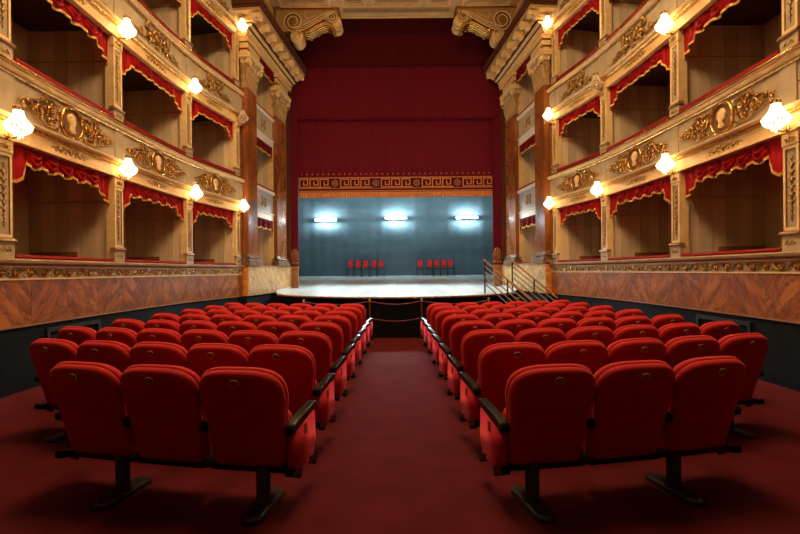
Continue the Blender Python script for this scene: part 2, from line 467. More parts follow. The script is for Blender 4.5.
# ------------------------------------------------------------ sconces
def build_sconce(lit):
    parts = []
    bm = B()                                            # bracket: curved arm and back boss
    tube(bm, [(0, -.19, .02), (0, -.12, -.02), (0, -.03, .0), (0, 0, .06), (0, 0, .16)], [.018, .016, .014, .012, .012], 6)
    blob(bm, (0, -.19, .02), (.05, .02, .07), 8, 5)
    tube(bm, [(0, 0, .02), (0, 0, .46)], .008, 6)
    for s in (-1, 1): tube(bm, [(0, 0, .10), (s*.06, .02, .06), (s*.12, .02, .10), (s*.15, .02, .16)], .008, 5)
    parts.append(('bracket', bm, 'gold'))
    bm = B()                                            # crown
    lathe(bm, [(.03, .42), (.075, .44), (.07, .455), (.03, .46)], 12)
    for k in range(7):
        a = 2*PI*k/7; blob(bm, (.066*math.cos(a), .066*math.sin(a), .48), (.016, .016, .032), 6, 4)
    parts.append(('crown', bm, 'gold'))
    m = 'lit' if lit else 'crystal'
    bm = B()                                            # tent of bead strings from the crown to the ring
    for k in range(18):
        a = 2*PI*k/18
        pts = []
        for i in range(7):
            t = i/6; r = .062+(.175-.062)*t**1.8; pts.append((r*math.cos(a), r*math.sin(a), .43-.22*t))
        tube(bm, pts, [.011, .008, .012, .009, .013, .010, .014], 5)
    parts.append(('bead_tent', bm, m))
    bm = B()                                            # basket of beads and the pendants under it
    for k in range(18):
        a = 2*PI*k/18
        pts = []
        for i in range(6):
            t = i/5; r = .19*math.cos(t*1.25); pts.append((r*math.cos(a), r*math.sin(a), .20-.15*math.sin(t*1.35)))
        tube(bm, pts, [.015, .013, .014, .012, .012, .010], 5)
    for k in range(9):
        a = 2*PI*k/9; blob(bm, (.06*math.cos(a), .06*math.sin(a), .03), (.010, .010, .035), 5, 4)
    blob(bm, (0, 0, .0), (.02, .02, .045), 6, 5)
    parts.append(('bead_basket', bm, m))
    bm = B(); tube(bm, [(.185*math.cos(2*PI*i/20), .185*math.sin(2*PI*i/20), .205) for i in range(20)], .010, 5, closed=True)
    parts.append(('ring', bm, 'gold' if not lit else 'lit'))
    bm = B()
    for s in (-1, 1): lathe(bm, [(.012, .20), (.016, .24), (.022, .28), (.008, .33)], 6, (s*.05, .0, 0))
    parts.append(('bulb', bm, m))
    t = thing('wall_sconce', '', 'lamp', (0, 0, -50))
    for n, b, mm in parts: obj(n, b, mm, t, smooth='all')
    return t
SC_LIT = build_sconce(True); SC_OFF = build_sconce(False)
_used = {}
def sconce(sd, s, z, lit, label):
    p = wallmap(sd)(s, .17, z); (_, n) = wpos(s)
    rz = math.atan2(n[1], sd*n[0]) - PI/2
    src = SC_LIT if lit else SC_OFF
    z += .03
    if not _used.get(lit):
        _used[lit] = True; o = src; o.location = p; o.rotation_euler = (0, 0, rz); o['label'] = label
    else: o = dup(src, p, rz, label)
    o['group'] = 'crystal sconces on the tier fronts'
    o.scale = (.77, .77, .80)
    if lit:
        l = light('POINT', 'sconce_lamp', p+Vector((0, 0, .22)), 34, WARM, .05)
        l.data.use_nodes = True; nt = l.data.node_tree; fo = nt.nodes.new('ShaderNodeLightFalloff'); fo.inputs[0].default_value = 1
        nt.links.new(fo.outputs['Linear'], nt.nodes['Emission'].inputs['Strength'])
    return o

# ------------------------------------------------------------ side walls with their tiers of boxes
TIERN = {0: 'lowest', 1: 'middle', 2: 'upper', 3: 'topmost'}
def ordinal(n): return ['first', 'second', 'third', 'fourth', 'fifth', 'sixth', 'seventh', 'eighth', 'ninth'][n-1]

def build_wall(sd):
    side = 'left' if sd < 0 else 'right'
    f = wallmap(sd)
    s_a, s_z = S0, SE
    # --- the structural mesh: dado backing and box slabs
    bm = B()
    sweep(bm, rect(-.12, -.045, -.15, Z0-.02), s_a, s_z, f, 40)
    wall = struct(obj('wall_'+side, bm, 'boxdark')); wall['label'] = 'curved %s side of the hall with three tiers of boxes' % side
    bm = B(); sweep(bm, rect(-.045, -.015, -.15, .845), s_a, s_z, f, 40)
    bb = struct(obj('baseboard_'+side, bm, 'band')); bb['label'] = 'black painted base band under the %s marble dado' % side
    # vent cover on the base band
    bm = B(); u0, u1 = SA+.68, SA+1.88
    for a, b, c, d in ((u0, u1, .70, .76), (u0, u1, .30, .36), (u0, u0+.06, .36, .70), (u1-.06, u1, .36, .70)): sweep(bm, rect(-.015, .02, c, d), a, b, f, 5)
    vf = obj('vent_frame', bm, 'band2', bb, label='black recessed vent frame in the base band')
    # --- dado: marble slabs
    n = int((s_z-s_a)/.70); w_ = (s_z-s_a)/n
    for k in range(n):
        bm = B(); sweep(bm, rect(-.045, 0, .845, 1.472), s_a+k*w_+.003, s_a+(k+1)*w_-.003, f, 2)
        obj('marble_panel', bm, 'marbleA' if (k % 2) else 'marbleB', wall)
    bm = B(); sweep(bm, rect(-.045, .012, .835, .855), s_a, s_z, f, 40); obj('lower_moulding', bm, 'rail', wall)
    # frieze band with a vine and rosettes
    bm = B(); sweep(bm, rect(-.045, .004, 1.475, 1.665), s_a, s_z, f, 40); fz = obj('frieze', bm, 'frieze', wall)
    bm = B(); sweep(bm, rect(0, .016, 1.472, 1.492), s_a, s_z, f, 40); sweep(bm, rect(0, .016, 1.645, 1.665), s_a, s_z, f, 40); obj('frieze_border', bm, 'ivory', fz)
    bm = B(); N = int((s_z-s_a)/.05)
    v0 = SP+.3-.125
    for ph, r_ in ((0, .011), (.9, .006)):
        pts = [(v0+.03*k, .010, 1.568+(.066 if not ph else .05)*math.sin(2*PI*(.03*k)/.5+ph)) for k in range(int((s_z-v0)/.03))]
        tube(bm, pts, r_, 4, f)
    s = SP+.3
    while s < s_z-.1:
        g_ = lambda u, v, w, s=s: f(s+u, w, 1.568+v)
        tube(bm, [(x, y, .012) for x, y in spiral(0, 0, .070, 1.0, 0, 1, 10, .7)], .007, 4, g_)
        blob(bm, (.10, .045, .012), (.03, .014, .010), 5, 3, g_); blob(bm, (-.10, -.045, .012), (.03, .014, .010), 5, 3, g_)
        s += .25
    stuff(obj('vine', bm, 'gilt', fz, smooth='all'))
    k = 0; s = SP+.3
    while s < s_z-.1:
        share('rosette', ROSETTE, fz, wall_matrix(sd, s, .008, 1.568) @ Matrix.Diagonal((1.15, 1.6, 1.15, 1))); s += .25
    # ledge
    bm = B(); sweep(bm, [(-.3, 1.70), (.03, 1.665), (.06, 1.69), (.085, 1.70), (.09, 1.735), (.075, 1.75), (.05, 1.76), (-.3, 1.76)], s_a, s_z, f, 40)
    obj('ledge', bm, 'rail', wall, smooth=True)
    # --- tiers
    for T in range(4):
        b = Z0+TB*T
        if T > 0:
            # entablature and parapet of the tier front, below the rail of tier T
            e = b-1.01                                           # bottom of the entablature = opening top of the tier below
            bm = B(); sweep(bm, [(-.30, e), (0, e), (0, e+.03), (-.012, e+.04), (-.012, e+.20), (.0, e+.205), (-.30, e+.205)], s_a, s_z, f, 40)
            en = obj('entablature', bm, 'cream', wall)
            bm = B(); sweep(bm, [(-.02, e+.205), (.03, e+.21), (.055, e+.235), (.04, e+.255), (-.02, e+.26)], s_a, s_z, f, 40)
            obj('gilt_moulding', bm, 'gold', en, smooth=True)
            bm = B(); sweep(bm, [(-.02, e+.26), (.045, e+.26), (.085, e+.285), (.09, e+.305), (.03, e+.33), (-.02, e+.34)], s_a, s_z, f, 40)
            obj('ivory_moulding', bm, 'ivory', en, smooth=True)
            bm = B(); sweep(bm, [(-.30, e+.20), (.0, e+.30), (.0, b-.15), (-.30, b-.08)], s_a, s_z, f, 40)
            pa = obj('parapet', bm, 'grey', wall)
            bm = B(); sweep(bm, [(-.02, b-.175), (.03, b-.17), (.045, b-.15), (.03, b-.13), (-.02, b-.13)], s_a, s_z, f, 40)
            obj('gilt_bead', bm, 'gold', pa, smooth=True)
            bm = B(); sweep(bm, [(-.3, b-.13), (.03, b-.13), (.06, b-.115), (.085, b-.085), (.07, b-.06), (.105, b-.04), (.10, b-.01), (.06, b), (-.3, b)], s_a, s_z, f, 40)
            ra = obj('box_rail', bm, 'ivory', wall, smooth=True)
            bm = B(); sweep(bm, [(.062, b-.028), (.108, b-.05), (.112, b-.03), (.106, b-.008)], s_a, s_z, f, 40); obj('gilt_edge', bm, 'gold', ra)
            # piers of the parapet
            for sp, nm in PIERS:
                if nm == 'E': continue
                bm = B(); sweep(bm, rect(-.02, .02, e+.30, b-.17), sp-.13, sp+.13, f, 3); obj('parapet_pier', bm, 'grey', pa)
            # ornaments per bay
            for bi in range(len(PIERS)-1):
                a_, c_ = PIERS[bi][0], PIERS[bi+1][0]; mid = (a_+c_)/2; L = c_-a_
                if T == 3 and bi < 2: continue
                zc = (e+.32+b-.17)/2
                sc = (L-.30)/2.05
                g = lambda u, v, w, mid=mid, zc=zc, sc=sc: f(mid+u*sc, w*1.9-.012, zc+v)
                bm = B(); trophy_ornament(bm, g, med=(T == 1))
                obj('gilded_scrollwork' if T == 1 else 'gilded_griffins', bm, 'gilt' if T > 1 else 'gold', pa, smooth='all')
                if T == 1:
                    g1 = lambda u, v, w, mid=mid, zc=zc: f(mid+u, w, zc+v)
                    bm = B(); oval(bm, g1, .235, .245, .025, .030, 28, 6); md = obj('medallion', bm, 'gold', wall, smooth='all')
                    bm = B(); n_ = 24
                    lo = [bm.verts.new(g1(.23*math.cos(2*PI*i/n_), .24*math.sin(2*PI*i/n_), -.02)) for i in range(n_)]
                    hi = [bm.verts.new(g1(.23*math.cos(2*PI*i/n_), .24*math.sin(2*PI*i/n_), .012)) for i in range(n_)]
                    bm.faces.new(hi); bm.faces.new(lo[::-1])
                    for i in range(n_): bm.faces.new((lo[i], lo[(i+1) % n_], hi[(i+1) % n_], hi[i]))
                    obj('medallion_ground', bm, 'cameo', md)
                    bm = B(); profile_head(bm, lambda u, v, w: g1(u*1.0, v*.95, w+.008), sd > 0); obj('portrait_relief', bm, 'ivory', md, smooth='all')
                # small gilt arabesque on the entablature
                bm = B()
                g2 = lambda u, v, w, mid=mid, e=e: f(mid+u, w*1.5-.012, e+.118+v*1.5)
                for s in (-1, 1):
                    tube(bm, [(s*.03, 0, .004), (s*.12, .02, .004), (s*.2, -.015, .004), (s*.30, .01, .004), (s*.40, 0, .004)], [.012, .010, .010, .008, .004], 4, g2)
                    for k in range(6): blob(bm, (s*(.06+.05*k), .022*(-1)**k, .006), (.022, .014-.001*k, .008), 5, 3, g2, Matrix.Rotation(.6*(-1)**k, 3, 'Z'))
                blob(bm, (0, 0, .006), (.022, .04, .012), 6, 4, g2)
                obj('gilt_arabesque', bm, 'gilt', en, smooth='all')
        # crimson cushion on each rail, bay by bay
        if T < 3:
            ch = (.06, .13, .17)[T]
            for bi in range(len(PIERS)-1):
                a_, c_ = PIERS[bi][0], PIERS[bi+1][0]
                bm = B(); sweep(bm, [(-.26, b-.005), (-.02, b-.005), (.02, b+.02), (.02, b+ch-.04), (-.01, b+ch-.01), (-.05, b+ch), (-.20, b+ch), (-.26, b+.03)], a_+.16, c_-.16, f, 12)
                obj('rail_cushion', bm, 'cushion', wall, smooth=True)
        # box floors, ceilings, backs
        bm = B(); sweep(bm, rect(-1.75, -.28, b-.86, b-.78), s_a, s_z-.05, f, 30)
        obj('box_floor', bm, 'boxfloor', wall)
        if T < 3:
            top = b+TB-.90
            bm = B(); sweep(bm, rect(-1.72, -1.66, b-.8, top+.05), s_a, s_z-.05, f, 30); bk = obj('box_back', bm, 'boxdark', wall)
            zt = top
            for bi in range(len(PIERS)-1):
                a_, c_ = PIERS[bi][0], PIERS[bi+1][0]; n = 8
                for k in range(n):
                    ua = a_+.05+(c_-a_-.1)*k/n; ub = a_+.05+(c_-a_-.1)*(k+1)/n
                    bm = B(); sweep(bm, rect(-1.66, -1.63-(.012 if k % 2 else 0), b-.78, zt), ua+.004, ub-.004, f, 1)
                    obj('fabric_panel', bm, 'fabric' if k % 2 == 0 else 'fabric2', bk)
            for sp, nm in PIERS:
                bm = B(); sweep(bm, rect(-1.66, -.16, b-.78, zt), sp-.035, sp+.035, f, 1); pt = obj('box_partition', bm, 'boxdark', wall)
                if nm == 'E': continue
                n = 6
                for k in range(n):                                # stretched fabric panels on the face toward the stalls entrance
                    o0 = -.17-1.49*k/n; o1 = -.17-1.49*(k+1)/n
                    bm = B(); th = .052+(.010 if k % 2 else 0)
                    box(bm, sp-th, sp-.035, o1+.004, o0-.004, b-.78, zt, f)
                    obj('fabric_panel', bm, 'fabric' if k % 2 == 0 else 'fabric2', pt)
                bm = B(); box(bm, sp-.066, sp-.045, -1.62, -.19, b+1.10, b+1.112, f); obj('picture_cord', bm, 'gilt', pt)
                if T == 0: bm = B(); box(bm, sp-.085, sp-.045, -1.60, -.75, b-.78, b+.19, f); obj('dado_board', bm, 'wood', pt)
            # pilasters
            for sp, nm in PIERS:
                hw = .12 if nm != 'D' else .10
                e = b+TB-1.01
                bm = B(); box(bm, sp-hw, sp+hw, -.17, -.03, b-.02, e+.01, f)
                pl = obj('pilaster', bm, 'ivory', wall)
                if nm == 'E': continue
                bm = B()
                box(bm, sp-hw-.02, sp+hw+.02, -.06, .0, b, b+.21, f); obj('pedestal', bm, 'grey', pl)
                bm = B(); sweep(bm, [(-.08, b+.21), (.02, b+.21), (.035, b+.225), (.03, b+.24), (.01, b+.262), (-.08, b+.265)], sp-hw-.035, sp+hw+.035, f, 1); obj('base_moulding', bm, 'rail', pl)
                # recessed shaft: border strips and a grey ground
                zt0, zt1 = b+.29, e-.22
                bm = B()
                for q in ((sp-hw, sp-hw+.035, zt0, zt1), (sp+hw-.035, sp+hw, zt0, zt1), (sp-hw, sp+hw, zt0-.02, zt0+.02), (sp-hw, sp+hw, zt1-.02, zt1+.02)):
                    box(bm, q[0], q[1], -.035, -.008, q[2], q[3], f)
                obj('shaft_frame', bm, 'ivory', pl)
                bm = B(); box(bm, sp-hw+.035, sp+hw-.035, -.032, -.026, zt0+.02, zt1-.02, f); obj('shaft_ground', bm, 'grey', pl)
                bm = B()
                for q in (sp-hw+.037, sp+hw-.037): tube(bm, [(q, -.02, zt0+.03), (q, -.02, zt1-.03)], .006, 4, f)
                obj('gilt_fillet', bm, 'gold', pl)
                bm = B(); H = zt1-zt0-.2; g3 = lambda u, v, w, sp=sp, z_=zt0+.1: f(sp+u, w-.026, z_+v)
                tube(bm, [(0, 0, .006), (0, H, .006)], .005, 4, g3)
                for k in range(9):
                    v = H*(k+.5)/9; r = .036 if 1 < k < 8 else .022
                    blob(bm, (0, v, .01), (r*.6, r, .012), 6, 4, g3)
                    for s in (-1, 1): blob(bm, (s*r*.9, v+.025, .008), (r*.75, r*.33, .010), 5, 3, g3, Matrix.Rotation(s*.8, 3, 'Z'))
                obj('gilt_candelabrum_relief', bm, 'gilt', pl, smooth='all')
                bm = B(); sweep(bm, [(-.06, e-.19), (.0, e-.19), (.0, e-.03), (.025, e-.02), (.025, e), (-.06, e)], sp-hw-.01, sp+hw+.01, f, 1)
                obj('capital_block', bm, 'cream', pl)
                bm = B()
                g4 = lambda u, v, w, sp=sp, z_=e-.11: f(sp+u, w+.0, z_+v)
                for s in (-1, 1): gold_scroll(bm, lambda u, v, w, s=s: g4(s*u, v, w), .045, 0, .030, 1, PI, .007, 3, .004, hub=False)
                blob(bm, (0, .0, .004), (.018, .04, .012), 6, 4, g4)
                g5 = lambda u, v, w, sp=sp, z_=b+.105: f(sp+u, w+.0, z_+v)
                for s in (-1, 1): gold_scroll(bm, lambda u, v, w, s=s: g5(s*u, v, w), .04, 0, .034, 1, 0, .007, 3, .004, hub=False)
                obj('gilt_relief', bm, 'gilt', pl, smooth='all')
            # valances
            for bi in range(1, len(PIERS)-1) if T == 0 else range(0 if T == 1 else 2, len(PIERS)-1):
                a_, c_ = PIERS[bi][0]+.12, PIERS[bi+1][0]-.12
                e = b+TB-1.01
                nth = ['behind the nearest pilaster', 'nearest the viewer', 'second from the viewer', 'nearest the proscenium'][bi]
                pos = {0: 'nearest the viewer', 1: 'nearest the viewer', 2: 'second from the stage', 3: 'nearest the stage'}
                lab = 'red swag valance with gold fringe, %s tier, %s side, box %s' % (TIERN[T], side, {0: 'above the frame edge', 1: 'third from the stage', 2: 'second from the stage', 3: 'nearest the stage'}[bi])
                org = f((a_+c_)/2, 0, e-.1)
                valance(lambda s, o, z: f(s, o-.20, z), a_, c_, e+.01, .27, lab, 'red box valances', org, seed=T*7+bi, tail=.36, taildrop=.25, ns=5 if T == 0 else 4)
    # outer strip closing the wall toward the proscenium pilaster
    return wall
for sd in (-1, 1): build_wall(sd)

# ------------------------------------------------------------ sconces in place
for sd in (-1, 1):
    sn = 'left' if sd < 0 else 'right'
    for s, nm in PIERS[1:]:
        wh = {'A': 'on the nearest pier', 'B': 'third from the stage', 'C': 'second from the stage', 'D': 'beside the proscenium column'}[nm]
        sconce(sd, s, Z0+TB-1.01+.0, True, 'glowing crystal bead sconce, %s side, above the lowest boxes, %s' % (sn, wh))
        if nm == 'B' or (nm == 'C' and sd < 0) or (nm == 'D' and sd > 0):
            sconce(sd, s, Z0+2*TB-1.01, True, 'glowing crystal bead sconce, %s side, above the middle tier, %s' % (sn, wh))
        elif nm in 'CD':
            sconce(sd, s, Z0+2*TB-1.01, False, 'unlit crystal bead sconce, %s side, above the middle tier, %s' % (sn, wh))
        if nm == 'D': sconce(sd, s, Z0+3*TB-1.01+.1, True, 'glowing crystal bead sconce, %s side, above the upper tier beside the cornice' % sn)

# ------------------------------------------------------------ proscenium: columns, stage boxes, cornice
COL = [(0.0, .74), (2.42, 3.40)]
TEND = 3.95
def leaf(bm, f, u, o, z, h, w, curl=.06):
    """one acanthus leaf rising from (u,o,z), curling outward at the top. f(u,o,z)"""
    rows = []
    for i in range(6):
        t = i/5; ww = w*(.75+.5*math.sin(PI*min(1, t*1.1)))*(1 if t < .9 else .6)
        oo = o+.01+curl*t**3*1.3; zz = z+h*(t-.18*max(0, t-.8)*5)
        rows.append([bm.verts.new(f(u+s*ww/2, oo-(.02 if s else -.008), zz)) for s in (-1, 0, 1)])
    for a, b in zip(rows, rows[1:]):
        for j in range(2): bm.faces.new((a[j], a[j+1], b[j+1], b[j]))
def build_proscenium(sd):
    side = 'left' if sd < 0 else 'right'
    f = pmap(sd)
    # structure: plinth wall and the plain wall behind the boxes
    bm = B(); box(bm, -.02, TEND, -1.6, -.05, -.2, .845, f)
    w = struct(obj('wall_proscenium_'+side, bm, 'band')); w['label'] = '%s proscenium reveal with marble plinth and stage boxes' % side
    # camera-facing orange corner slab + hall-facing cream slabs
    bm = B(); box(bm, -.03, .0, -.24, .0, .845, Z0, f); obj('orange_marble_slab', bm, 'plinth_o', w)
    for a, b in ((0, 1.3), (1.3, 2.6), (2.6, TEND)):
        bm = B(); box(bm, a+.003, b-.003, -.2, 0, .845, Z0-.03, f); obj('marble_slab', bm, 'plinth', w)
    bm = B(); box(bm, -.04, TEND, -.25, .02, Z0-.03, Z0, f); obj('plinth_cap', bm, 'rail', w)
    # closing wall behind the columns
    bm = B(); box(bm, TEND-.1, TEND, -1.6, -.02, .845, 9.3, f); obj('end_return', bm, 'umber', w)
    for (t0, t1) in ((0.05, .70), (2.46, 3.90)):
        bm = B(); box(bm, t0, t1, -1.6, -.16, Z0, 9.3, f); obj('wall_pier', bm, 'wood', w)
    # box fronts between the columns
    a_, c_ = COL[0][1], COL[1][0]
    for T in range(4):
        b = Z0+TB*T
        if T > 0:
            e = b-1.01
            if T < 3:
                bm = B(); box(bm, a_-.05, c_+.05, -.30, -.14, e, e+.22, f); en = obj('box_lintel', bm, 'white', w)
                bm = B(); box(bm, a_-.05, c_+.05, -.30, -.11, e+.20, e+.24, f); obj('lintel_moulding', bm, 'white', en)
                bm = B(); box(bm, a_-.05, c_+.05, -.30, -.155, e+.24, b-.10, f); pa = obj('box_parapet', bm, 'coolgrey' if T == 1 else 'grey', w)
                bm = B(); box(bm, a_-.05, c_+.05, -.32, -.09, b-.11, b-.01, f); obj('box_rail', bm, 'white', w)
                bm = B(); m_ = (a_+c_)/2; zc = (e+.24+b-.1)/2
                g = lambda u, v, ww: f(m_+u, -.155+ww, zc+v)
                for s in (-1, 1):
                    for q in (-1, 1): gold_scroll(bm, lambda u, v, ww: g(s*u, q*v, ww), .13, .095, .075, 1, -PI/2, .012, 4, .008)
                blob(bm, (0, 0, .01), (.05, .09, .02), 8, 4, g)
                obj('gilded_rosette_ornament', bm, 'gilt', pa, smooth='all')
        if T < 3:
            bm = B(); box(bm, a_+.02, c_-.02, -.34, -.10, b-.01, b+.05, f); obj('rail_cushion', bm, 'cushion', w)
            bm = B(); box(bm, a_-.1, c_+.3, -1.5, -.3, b-.9, b-.8, f); obj('box_floor', bm, 'boxfloor', w)
            bm = B(); box(bm, a_-.1, c_+.3, -1.55, -1.45, b-.8, b+1.72, f); bk = obj('box_back', bm, 'boxdark', w)
            for k in range(6):
                bm = B(); t0 = a_+(c_-a_)*k/6; box(bm, t0+.004, t0+(c_-a_)/6-.004, -1.45, -1.42+(.01 if k % 2 else 0), b-.8, b+1.72, f); obj('fabric_panel', bm, 'fabric' if k % 2 else 'fabric2', bk)
            bm = B(); box(bm, c_+.02, c_+.04, -1.4, -.2, b-.8, b+1.72, f); pt = obj('box_partition', bm, 'boxdark', w)
            for k in range(5):
                bm = B(); o0 = -.30-1.1*k/5; box(bm, c_-.005-(.01 if k % 2 else 0), c_+.02, o0-.22+.004, o0-.004, b-.8, b+1.72, f); obj('fabric_panel', bm, 'fabric' if k % 2 else 'fabric2', pt)
            bm = B(); box(bm, c_-.02, c_+.05, -.32, -.14, b, b+1.62, f); obj('jamb', bm, 'cream', w)
            e = b+TB-1.01
            lab = 'dark red fringed valance in the %s stage box, %s side, between the marble columns' % (TIERN[T], side)
            valance(lambda s, o, z, oo=(.12 if T == 2 else .24): f(s, o-oo, z), a_+.01, c_-.01, e+.01, .44 if T == 2 else .34, lab, 'stage box valances', f((a_+c_)/2, 0, e-.1), m='cushion', seed=40+T, tail=.2, taildrop=.14, ns=3, o=.05)
    # ---- the two pilaster columns
    for ci, (t0, t1) in enumerate(COL):
        org = f((t0+t1)/2, 0, Z0)
        cn = 'nearer the seats' if ci == 0 else 'nearer the stage curtain'
        root = thing('marble_column', 'polished brown marble pilaster with carved capital, %s side, %s' % (side, cn), 'column', org, 0, 'proscenium columns')
        bm = B(); cbox(bm, t0+.02, t1-.02, -.19, -.01, Z0+.33, 7.07, .012, f); obj('shaft', bm, 'columnm', root, org)
        bm = B()
        for (g, za, zb) in ((.10, 0, .10), (.075, .105, .165), (.03, .165, .205), (.055, .21, .26), (.015, .26, .29), (.0, .29, .34)):
            cbox(bm, t0-g+.01, t1+g-.01, -.2, g-.01, Z0+za, Z0+zb, .012, f)
        obj('base', bm, 'basem', root, org)
        # capital
        zc0, zc1 = 7.05, 8.02; tm = (t0+t1)/2; hw = (t1-t0)/2
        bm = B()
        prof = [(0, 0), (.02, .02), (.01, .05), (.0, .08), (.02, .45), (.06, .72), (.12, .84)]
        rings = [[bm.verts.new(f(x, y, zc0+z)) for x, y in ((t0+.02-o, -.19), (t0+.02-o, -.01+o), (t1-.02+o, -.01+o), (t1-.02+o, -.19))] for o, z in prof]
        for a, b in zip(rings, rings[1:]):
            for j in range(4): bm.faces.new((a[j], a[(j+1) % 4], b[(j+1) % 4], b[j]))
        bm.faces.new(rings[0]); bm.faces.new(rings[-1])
        obj('capital_bell', bm, 'coffer', root, org)  # darker tan paints in the shade between the leaves
        bm = B(); box(bm, t0-.13, t1+.13, -.19, .15, zc1-.12, zc1-.02, f); box(bm, t0-.15, t1+.15, -.19, .17, zc1-.03, zc1+.02, f); obj('abacus', bm, 'ivory', root, org)
        lf = B()
        n = 4
        for k in range(n): leaf(lf, f, t0+.02+(t1-t0-.04)*(k+.5)/n, -.01, zc0+.08, .33, (t1-t0)/n*.95, .08)
        for k in range(n+1): leaf(lf, f, t0+.02+(t1-t0-.04)*k/n, .0, zc0+.20, .45, (t1-t0)/n*.8, .11)
        # camera-facing side leaves (mapping swaps u and o)
        gs = lambda u, o, z: f(t0+.02-o, u, z)
        for k in range(2): leaf(lf, gs, -.15+.09*k, 0, zc0+.08, .33, .09, .08)
        for k in range(2): leaf(lf, gs, -.10+.09*k, 0, zc0+.20, .45, .09, .10)
        bmesh.ops.solidify(lf, geom=list(lf.faces), thickness=.014)
        obj('acanthus_leaves', lf, 'cream', root, org, smooth=True)
        bm = B()
        for (uc, s) in ((t0-.02, 1), (t1+.02, -1)):
            for oo in (.06, .11):
                tube(bm, [(x, oo+.02*i/20, y) for i, (x, y) in enumerate(spiral(uc, zc0+.74, .11, 1.6, PI/2, s, 18))], [.026-.0008*i for i in range(19)], 5, f)
            tube(bm, [(uc+s*.16, .01, zc0+.40), (uc+s*.10, .04, zc0+.60), (uc+s*.05, .07, zc0+.80)], [.02, .026, .03], 5, f)
            blob(bm, (uc, .10, zc0+.74), (.035, .035, .035), 7, 5, f)
        for oo in (-.1, .05):
            tube(bm, [(t0-.07-.01*i/18, x, y) for i, (x, y) in enumerate(spiral(oo, zc0+.74, .07, 1.5, PI/2, 1, 18))], .02, 5, f)
        blob(bm, (tm, .10, zc0+.88), (.07, .05, .07), 8, 5, f)
        for s in (-1, 1): tube(bm, [(tm+s*x, .05, zc0+y) for x, y in spiral(.10, .70, .065, 1.3, PI/2, -1, 14)], .016, 5, f)
        obj('volutes', bm, 'ivory', root, org, smooth='all')
        # impost block above the capital
        bm = B()
        box(bm, t0-.03, t1+.03, -.2, .01, 8.02, 8.16, f); box(bm, t0-.07, t1+.07, -.2, .06, 8.20, 8.34, f); box(bm, t0-.10, t1+.10, -.2, .09, 8.38, 8.50, f)
        ib = obj('impost_block', bm, 'cream', root, org)
        bm = B(); box(bm, t0-.02, t1+.02, -.2, .005, 8.16, 8.20, f); box(bm, t0-.06, t1+.06, -.2, .055, 8.34, 8.38, f); obj('brown_stripe', bm, 'umber', ib, org)
    # ---- crowning cornice
    org = f(0, 0, 8.5)
    root = thing('cornice', 'cream and brown cornice with scroll brackets crowning the %s proscenium columns' % side, 'cornice', org)
    t0, t1 = -.12, TEND
    def sw(name, prof, m, parent=root, a=t0, c=t1, **k):
        bm = B(); sweep(bm, prof, a, c, f, 1); return obj(name, bm, m, parent, org, **k)
    sw('architrave', [(-.30, 8.50), (.02, 8.50), (.02, 8.58), (.05, 8.58), (.05, 8.70), (.10, 8.72), (.10, 8.74), (-.30, 8.74)], 'cream')
    sw('lower_brown_stripe', rect(-.30, .115, 8.735, 8.785), 'umber')
    sw('soffit_band', [(-.30, 8.785), (.18, 8.785), (.20, 8.80), (.20, 8.86), (-.30, 8.86)], 'ivory')
    sw('upper_brown_stripe', rect(-.30, .255, 8.85, 8.90), 'umber')
    sw('corona', rect(-.30, .58, 9.06, 9.14), 'coffer', a=-.45)  # soffit is cream; the tan colour carries the shadows between modillions
    sw('back_band', rect(-.30, .26, 8.90, 9.06), 'cream', a=-.2)
    sw('brown_fascia', rect(-.30, .63, 9.14, 9.22), 'umber', a=-.47)
    sw('crown_moulding', [(-.30, 9.22), (.63, 9.22), (.68, 9.28), (.68, 9.32), (-.30, 9.38)], 'umber', a=-.50)
    n = 8
    for k in range(n):
        u = t0-.12+(t1-t0-.02)*k/(n-1)
        bm = B()
        pr = [(.26, 8.86), (.31, 8.85), (.37, 8.91), (.44, 8.93), (.49, 8.88), (.545, 8.90), (.56, 8.96), (.55, 9.06), (.26, 9.06)]
        sweep(bm, pr, u-.10, u+.10, f, 1)
        mo = obj('modillion', bm, 'ivory', root, org)
        bm = B()
        for s in (-1, 1):
            tube(bm, [(u+s*.09, x, y) for x, y in spiral(.49, 8.965, .07, 1.4, -PI/2, 1, 12)], .018, 5, f)
            tube(bm, [(u+s*.09, x, y) for x, y in spiral(.32, 8.94, .06, 1.3, -PI/2, -1, 12)], .015, 5, f)
        blob(bm, (u, .43, 8.90), (.06, .11, .035), 6, 4, f)
        obj('leaf_scroll', bm, 'cream', mo, org, smooth='all')
        if k < n-1:
            bm = B(); um = u+(t1-t0-.3)/(n-1)/2
            for q in range(5):
                a = 2*PI*q/5; blob(bm, (um+.035*math.cos(a), .42+.035*math.sin(a), 9.03), (.026, .026, .018), 6, 3, f)
            obj('soffit_rosette', bm, 'gilt', root, org, smooth='all')
    # attic wall above the cornice
    bm = B(); box(bm, -.4, TEND+.2, -1.2, -.02, 9.38, 10.75, f)
    aw = obj('attic_wall', bm, 'attic', w)
    bm = B()
    for k in range(3):
        box(bm, .05+k*1.25, 1.15+k*1.25, -.02, .012, 9.6, 10.5, f)
    obj('attic_panel', bm, 'coffer', w)
for sd in (-1, 1): build_proscenium(sd)

